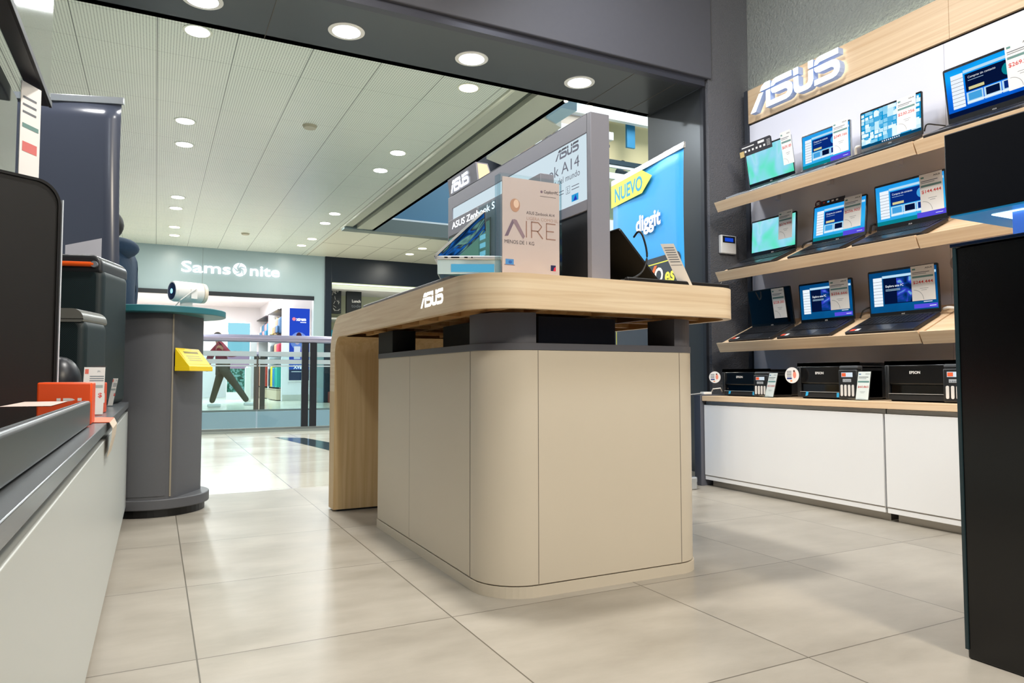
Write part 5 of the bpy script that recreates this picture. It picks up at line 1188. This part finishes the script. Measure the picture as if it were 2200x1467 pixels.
m = MB(); m.box(3.88, 17.85, 1.441, 4.2, 18.2, 1.80, mat('tealbox', '#2f9fc0', .5)); tag(m.build('storage_box', bevel=.02), 'teal storage box on the neighbouring shop window shelf', 'box')
m = MB(); m.box(3.72, 17.0, 0.0, 3.98, 17.22, .26, mat('brick_red', '#8a3a28', .6)); m.box(3.80, 17.05, .26, 3.9, 17.15, 1.0, mat('dark_stand', '#23282c', .5)); tag(m.build('sign_stand', bevel=.01), 'dark slim stand with a brick red foot in front of the neighbouring shop', 'stand')

# upper level: hanging beam, railing, banner
m = MB(); BM = mat('beam_cream', '#e6e4d2', .4); m.prism([(4.80, 8.5), (5.22, 8.72), (5.24, 10.75), (4.86, 10.55)], 4.25, 4.42, BM); m.box(4.88, 8.0, 4.42, 5.16, 8.35, 4.95, mat('beam_blue_end', '#b4d6e6', .4)); m.box(4.86, 8.1, 4.27, 5.1, 8.7, 4.40, mat('beam_blue_end', '#b4d6e6', .4))
m.tube([(5.0, 9.3, 8.4), (5.0, 9.3, 4.4)], .006, SILV)
tag(m.build('hanging_beam'), 'cream hanging shutter beam inside the ceiling opening', 'beam')
t = thing('upper_railing', 'dark handrail and glass balustrade of the upper floor, right of the lightbox post', 'railing', (11, 14.95, 4.7))
m = MB(); m.box(9.4, 14.9, 6.12, 12.6, 15.0, 6.24, mat('upper_rail_dark', '#1c3440', .4)); m.build('handrail', t)
m = MB(); m.box(9.4, 14.93, 6.04, 12.6, 14.98, 6.11, UWH); m.box(9.4, 14.93, 5.74, 12.6, 14.98, 5.90, UWH); m.build('rail', t)
m = MB(); m.box(9.4, 14.94, 4.7, 12.6, 14.96, 6.04, GLS); m.build('glass_pane', t)
m = MB(); m.box(11.15, 15.2, 6.75, 11.42, 15.28, 8.1, mat('vertical_blue', '#2f86b4', .4)); tag(m.build('vertical_sign', bevel=.01), 'narrow blue vertical sign on the cream wall of the upper floor', 'sign')

# ================================================================== PEOPLE
def skin(name, J, E, parent, mt, root=0, sub=2):
    """J: list of (x,y,z,r[,r2])"""
    o0 = V(parent.location)
    me = bpy.data.meshes.new(name); me.from_pydata([tuple(V(j[:3])-o0) for j in J], E, []); me.materials.append(mt)
    o = bpy.data.objects.new(name, me); C.objects.link(o); o.parent = parent; o['_o'] = tuple(o0)
    me.skin_vertices.new() if hasattr(me.skin_vertices, 'new') and not me.skin_vertices else None
    sm = o.modifiers.new('skin', 'SKIN')
    if not me.skin_vertices:
        bm = bmesh.new(); bm.from_mesh(me); bm.verts.layers.skin.verify(); bm.to_mesh(me); bm.free()
    for i, j in enumerate(J):
        me.skin_vertices[0].data[i].radius = (j[3], j[4] if len(j) > 4 else j[3]); me.skin_vertices[0].data[i].use_root = (i == root)
    sm.use_smooth_shade = True
    sb = o.modifiers.new('sub', 'SUBSURF'); sb.levels = sub; sb.render_levels = sub
    return o
SKIN = mat('skin_tone', '#b98a6e', .5)
def person(label, base, face, h, pose, top, trouser, hair, shoe, hood=False, bulk=.035):
    """base: floor point under the hips; face: unit direction the person looks; pose: joints in (side, forward, up) metres for h=1.7"""
    k = h/1.7; f = V((face[0], face[1], 0)).normalized(); s = V((f.y, -f.x, 0)); b = V(base)
    P3 = lambda p: tuple(b+s*p[0]*k+f*p[1]*k+V((0, 0, p[2]*k)))
    D = dict(hip=(0, 0, .92), waist=(0, 0, 1.06), chest=(0, .01, 1.28), neck=(0, .01, 1.44), head=(0, .03, 1.58), top=(0, .02, 1.66),
             shl=(-.18, .0, 1.39), shr=(.18, .0, 1.39), ell=(-.24, .0, 1.12), elr=(.24, .0, 1.12), wrl=(-.24, .06, .88), wrr=(.24, .06, .88),
             hpl=(-.09, 0, .88), hpr=(.09, 0, .88), knl=(-.10, .02, .50), knr=(.10, .02, .50), anl=(-.10, 0, .09), anr=(.10, 0, .09))
    D.update(pose)
    t = thing('person', label, 'person', tuple(b))
    names = ['hip', 'waist', 'chest', 'neck', 'head', 'top', 'shl', 'ell', 'wrl', 'shr', 'elr', 'wrr', 'hpl', 'knl', 'anl', 'hpr', 'knr', 'anr']
    ed = [('hip', 'waist'), ('waist', 'chest'), ('chest', 'neck'), ('neck', 'head'), ('head', 'top'), ('chest', 'shl'), ('shl', 'ell'), ('ell', 'wrl'), ('chest', 'shr'), ('shr', 'elr'), ('elr', 'wrr'), ('hip', 'hpl'), ('hpl', 'knl'), ('knl', 'anl'), ('hip', 'hpr'), ('hpr', 'knr'), ('knr', 'anr')]
    rad = dict(hip=.11, waist=.10, chest=.12, neck=.05, head=.085, top=.06, shl=.055, shr=.055, ell=.04, elr=.04, wrl=.028, wrr=.028, hpl=.08, hpr=.08, knl=.055, knr=.055, anl=.04, anr=.04)
    def mk(nm, keys, grow, mt, root):
        J = [P3(D[q])+((rad[q]+grow)*k,) for q in keys]; E = [(keys.index(a), keys.index(b_)) for a, b_ in ed if a in keys and b_ in keys]
        return skin(nm, J, E, t, mt, keys.index(root))
    mk('body', names, 0, SKIN, 'hip')
    # sweater: torso and arms
    D['hem'] = D['hip']; mk('jacket', ['hip', 'waist', 'chest', 'shl', 'ell', 'wrl', 'shr', 'elr', 'wrr'], bulk, top, 'hip')
    if hood:
        m = MB(); p = V(P3((D['neck'][0], D['neck'][1]-.05, D['neck'][2]+.01))); m.ball(tuple(p), .10*k, top, 1.25, 1.25, .7, 20); m.build('hood', t, smooth=True)
    mk('trousers', ['hip', 'hpl', 'knl', 'anl', 'hpr', 'knr', 'anr'], .022, trouser, 'hip')
    m = MB(); p = V(P3(D['head'])); pf = V(P3((D['head'][0], D['head'][1]+.02, D['head'][2]+.02)))
    m.ball(tuple(p-f*.02*k+V((0, 0, .035*k))), .105*k, hair, .92, .98, .98, 24); m.build('hair', t, smooth=True)
    m = MB(); 
    for sx in (-1, 1): m.ball(tuple(p+f*.088*k+s*.032*k*sx+V((0, 0, .0))), .012*k, BLACK, 1, 1, .7, 8)
    m.ball(tuple(p+f*.10*k+V((0, 0, -.02*k))), .016*k, SKIN, 1, 1, 1.4, 8); m.build('face', t, smooth=True)
    for q in ('anl', 'anr'):
        m = MB(); a = V(P3(D[q])); m.M = Matrix(((s.x, f.x, 0, a.x), (s.y, f.y, 0, a.y), (0, 0, 1, a.z))+((0, 0, 0, 1),)); m.box(-.05*k, -.08*k, -.085*k, .05*k, .19*k, -.01*k, shoe); m.build('shoe', t, bevel=.025, seg=3)
    for q, e in (('wrl', 'ell'), ('wrr', 'elr')):
        w_ = V(P3(D[q])); d = (w_-V(P3(D[e]))).normalized(); side = d.cross(V((0, 0, 1)));
        if side.length < .1: side = f.copy()
        side.normalize(); m = MB(); m.ball(tuple(w_+d*.05*k), .042*k, SKIN, .8, .8, 1.1, 12)
        for fi in range(4):
            o_ = w_+side*(.026-.017*fi)*k+d*.075*k; m.tube([tuple(o_), tuple(o_+d*.035*k), tuple(o_+d*(.065-.006*abs(fi-1.3))*k+f*.012*k)], [.009*k, .008*k, .006*k], SKIN, 6)
        o_ = w_+side*.035*k+d*.03*k; m.tube([tuple(o_), tuple(o_+side*.02*k+d*.03*k), tuple(o_+side*.022*k+d*.055*k)], [.010*k, .009*k, .007*k], SKIN, 6)
        m.build('hand', t, smooth=True)
    return t
NAVYH = mat('hoodie_navy', '#16334e', .8, bump=.2, bscale=30); HAIR = mat('hair_dark', '#15120f', .6)
person('person with short dark hair in a navy hoodie standing behind the round counter', (-.285, 5.5, 0), (-1, .3), 1.76, dict(head=(0, .05, 1.57)), NAVYH, mat('jeans_dark', '#23303e', .8), HAIR, BLACK, hood=True, bulk=.055)
person('person in a red jacket and olive trousers striding past beyond the glass railings', (1.22, 15.4, 0), (1, -.1), 1.62,
       dict(hip=(0, -.02, .86), waist=(0, -.03, 1.0), chest=(0, -.07, 1.22), neck=(0, -.09, 1.36), head=(0, -.10, 1.47), top=(0, -.10, 1.54), shl=(-.17, -.08, 1.32), shr=(.17, -.06, 1.32), ell=(-.23, -.26, 1.12), elr=(.22, .12, 1.12), wrl=(-.2, -.30, .90), wrr=(.18, .30, 1.15),
            hpl=(-.09, -.02, .83), hpr=(.09, .0, .83), knl=(-.08, -.12, .46), anl=(-.08, -.22, .09), knr=(.08, .24, .50), anr=(.08, .50, .12)),
       mat('jacket_red', '#8e1f36', .7), mat('trousers_olive', '#3a3a30', .8), HAIR, mat('shoe_white', '#e2e2e2', .6))
person('person in a dark navy jacket behind the upper floor railing', (11.05, 15.30, 4.665), (.3, -1), 1.72, {}, mat('jacket_navy', '#10283a', .7), BLACK, HAIR, BLACK)
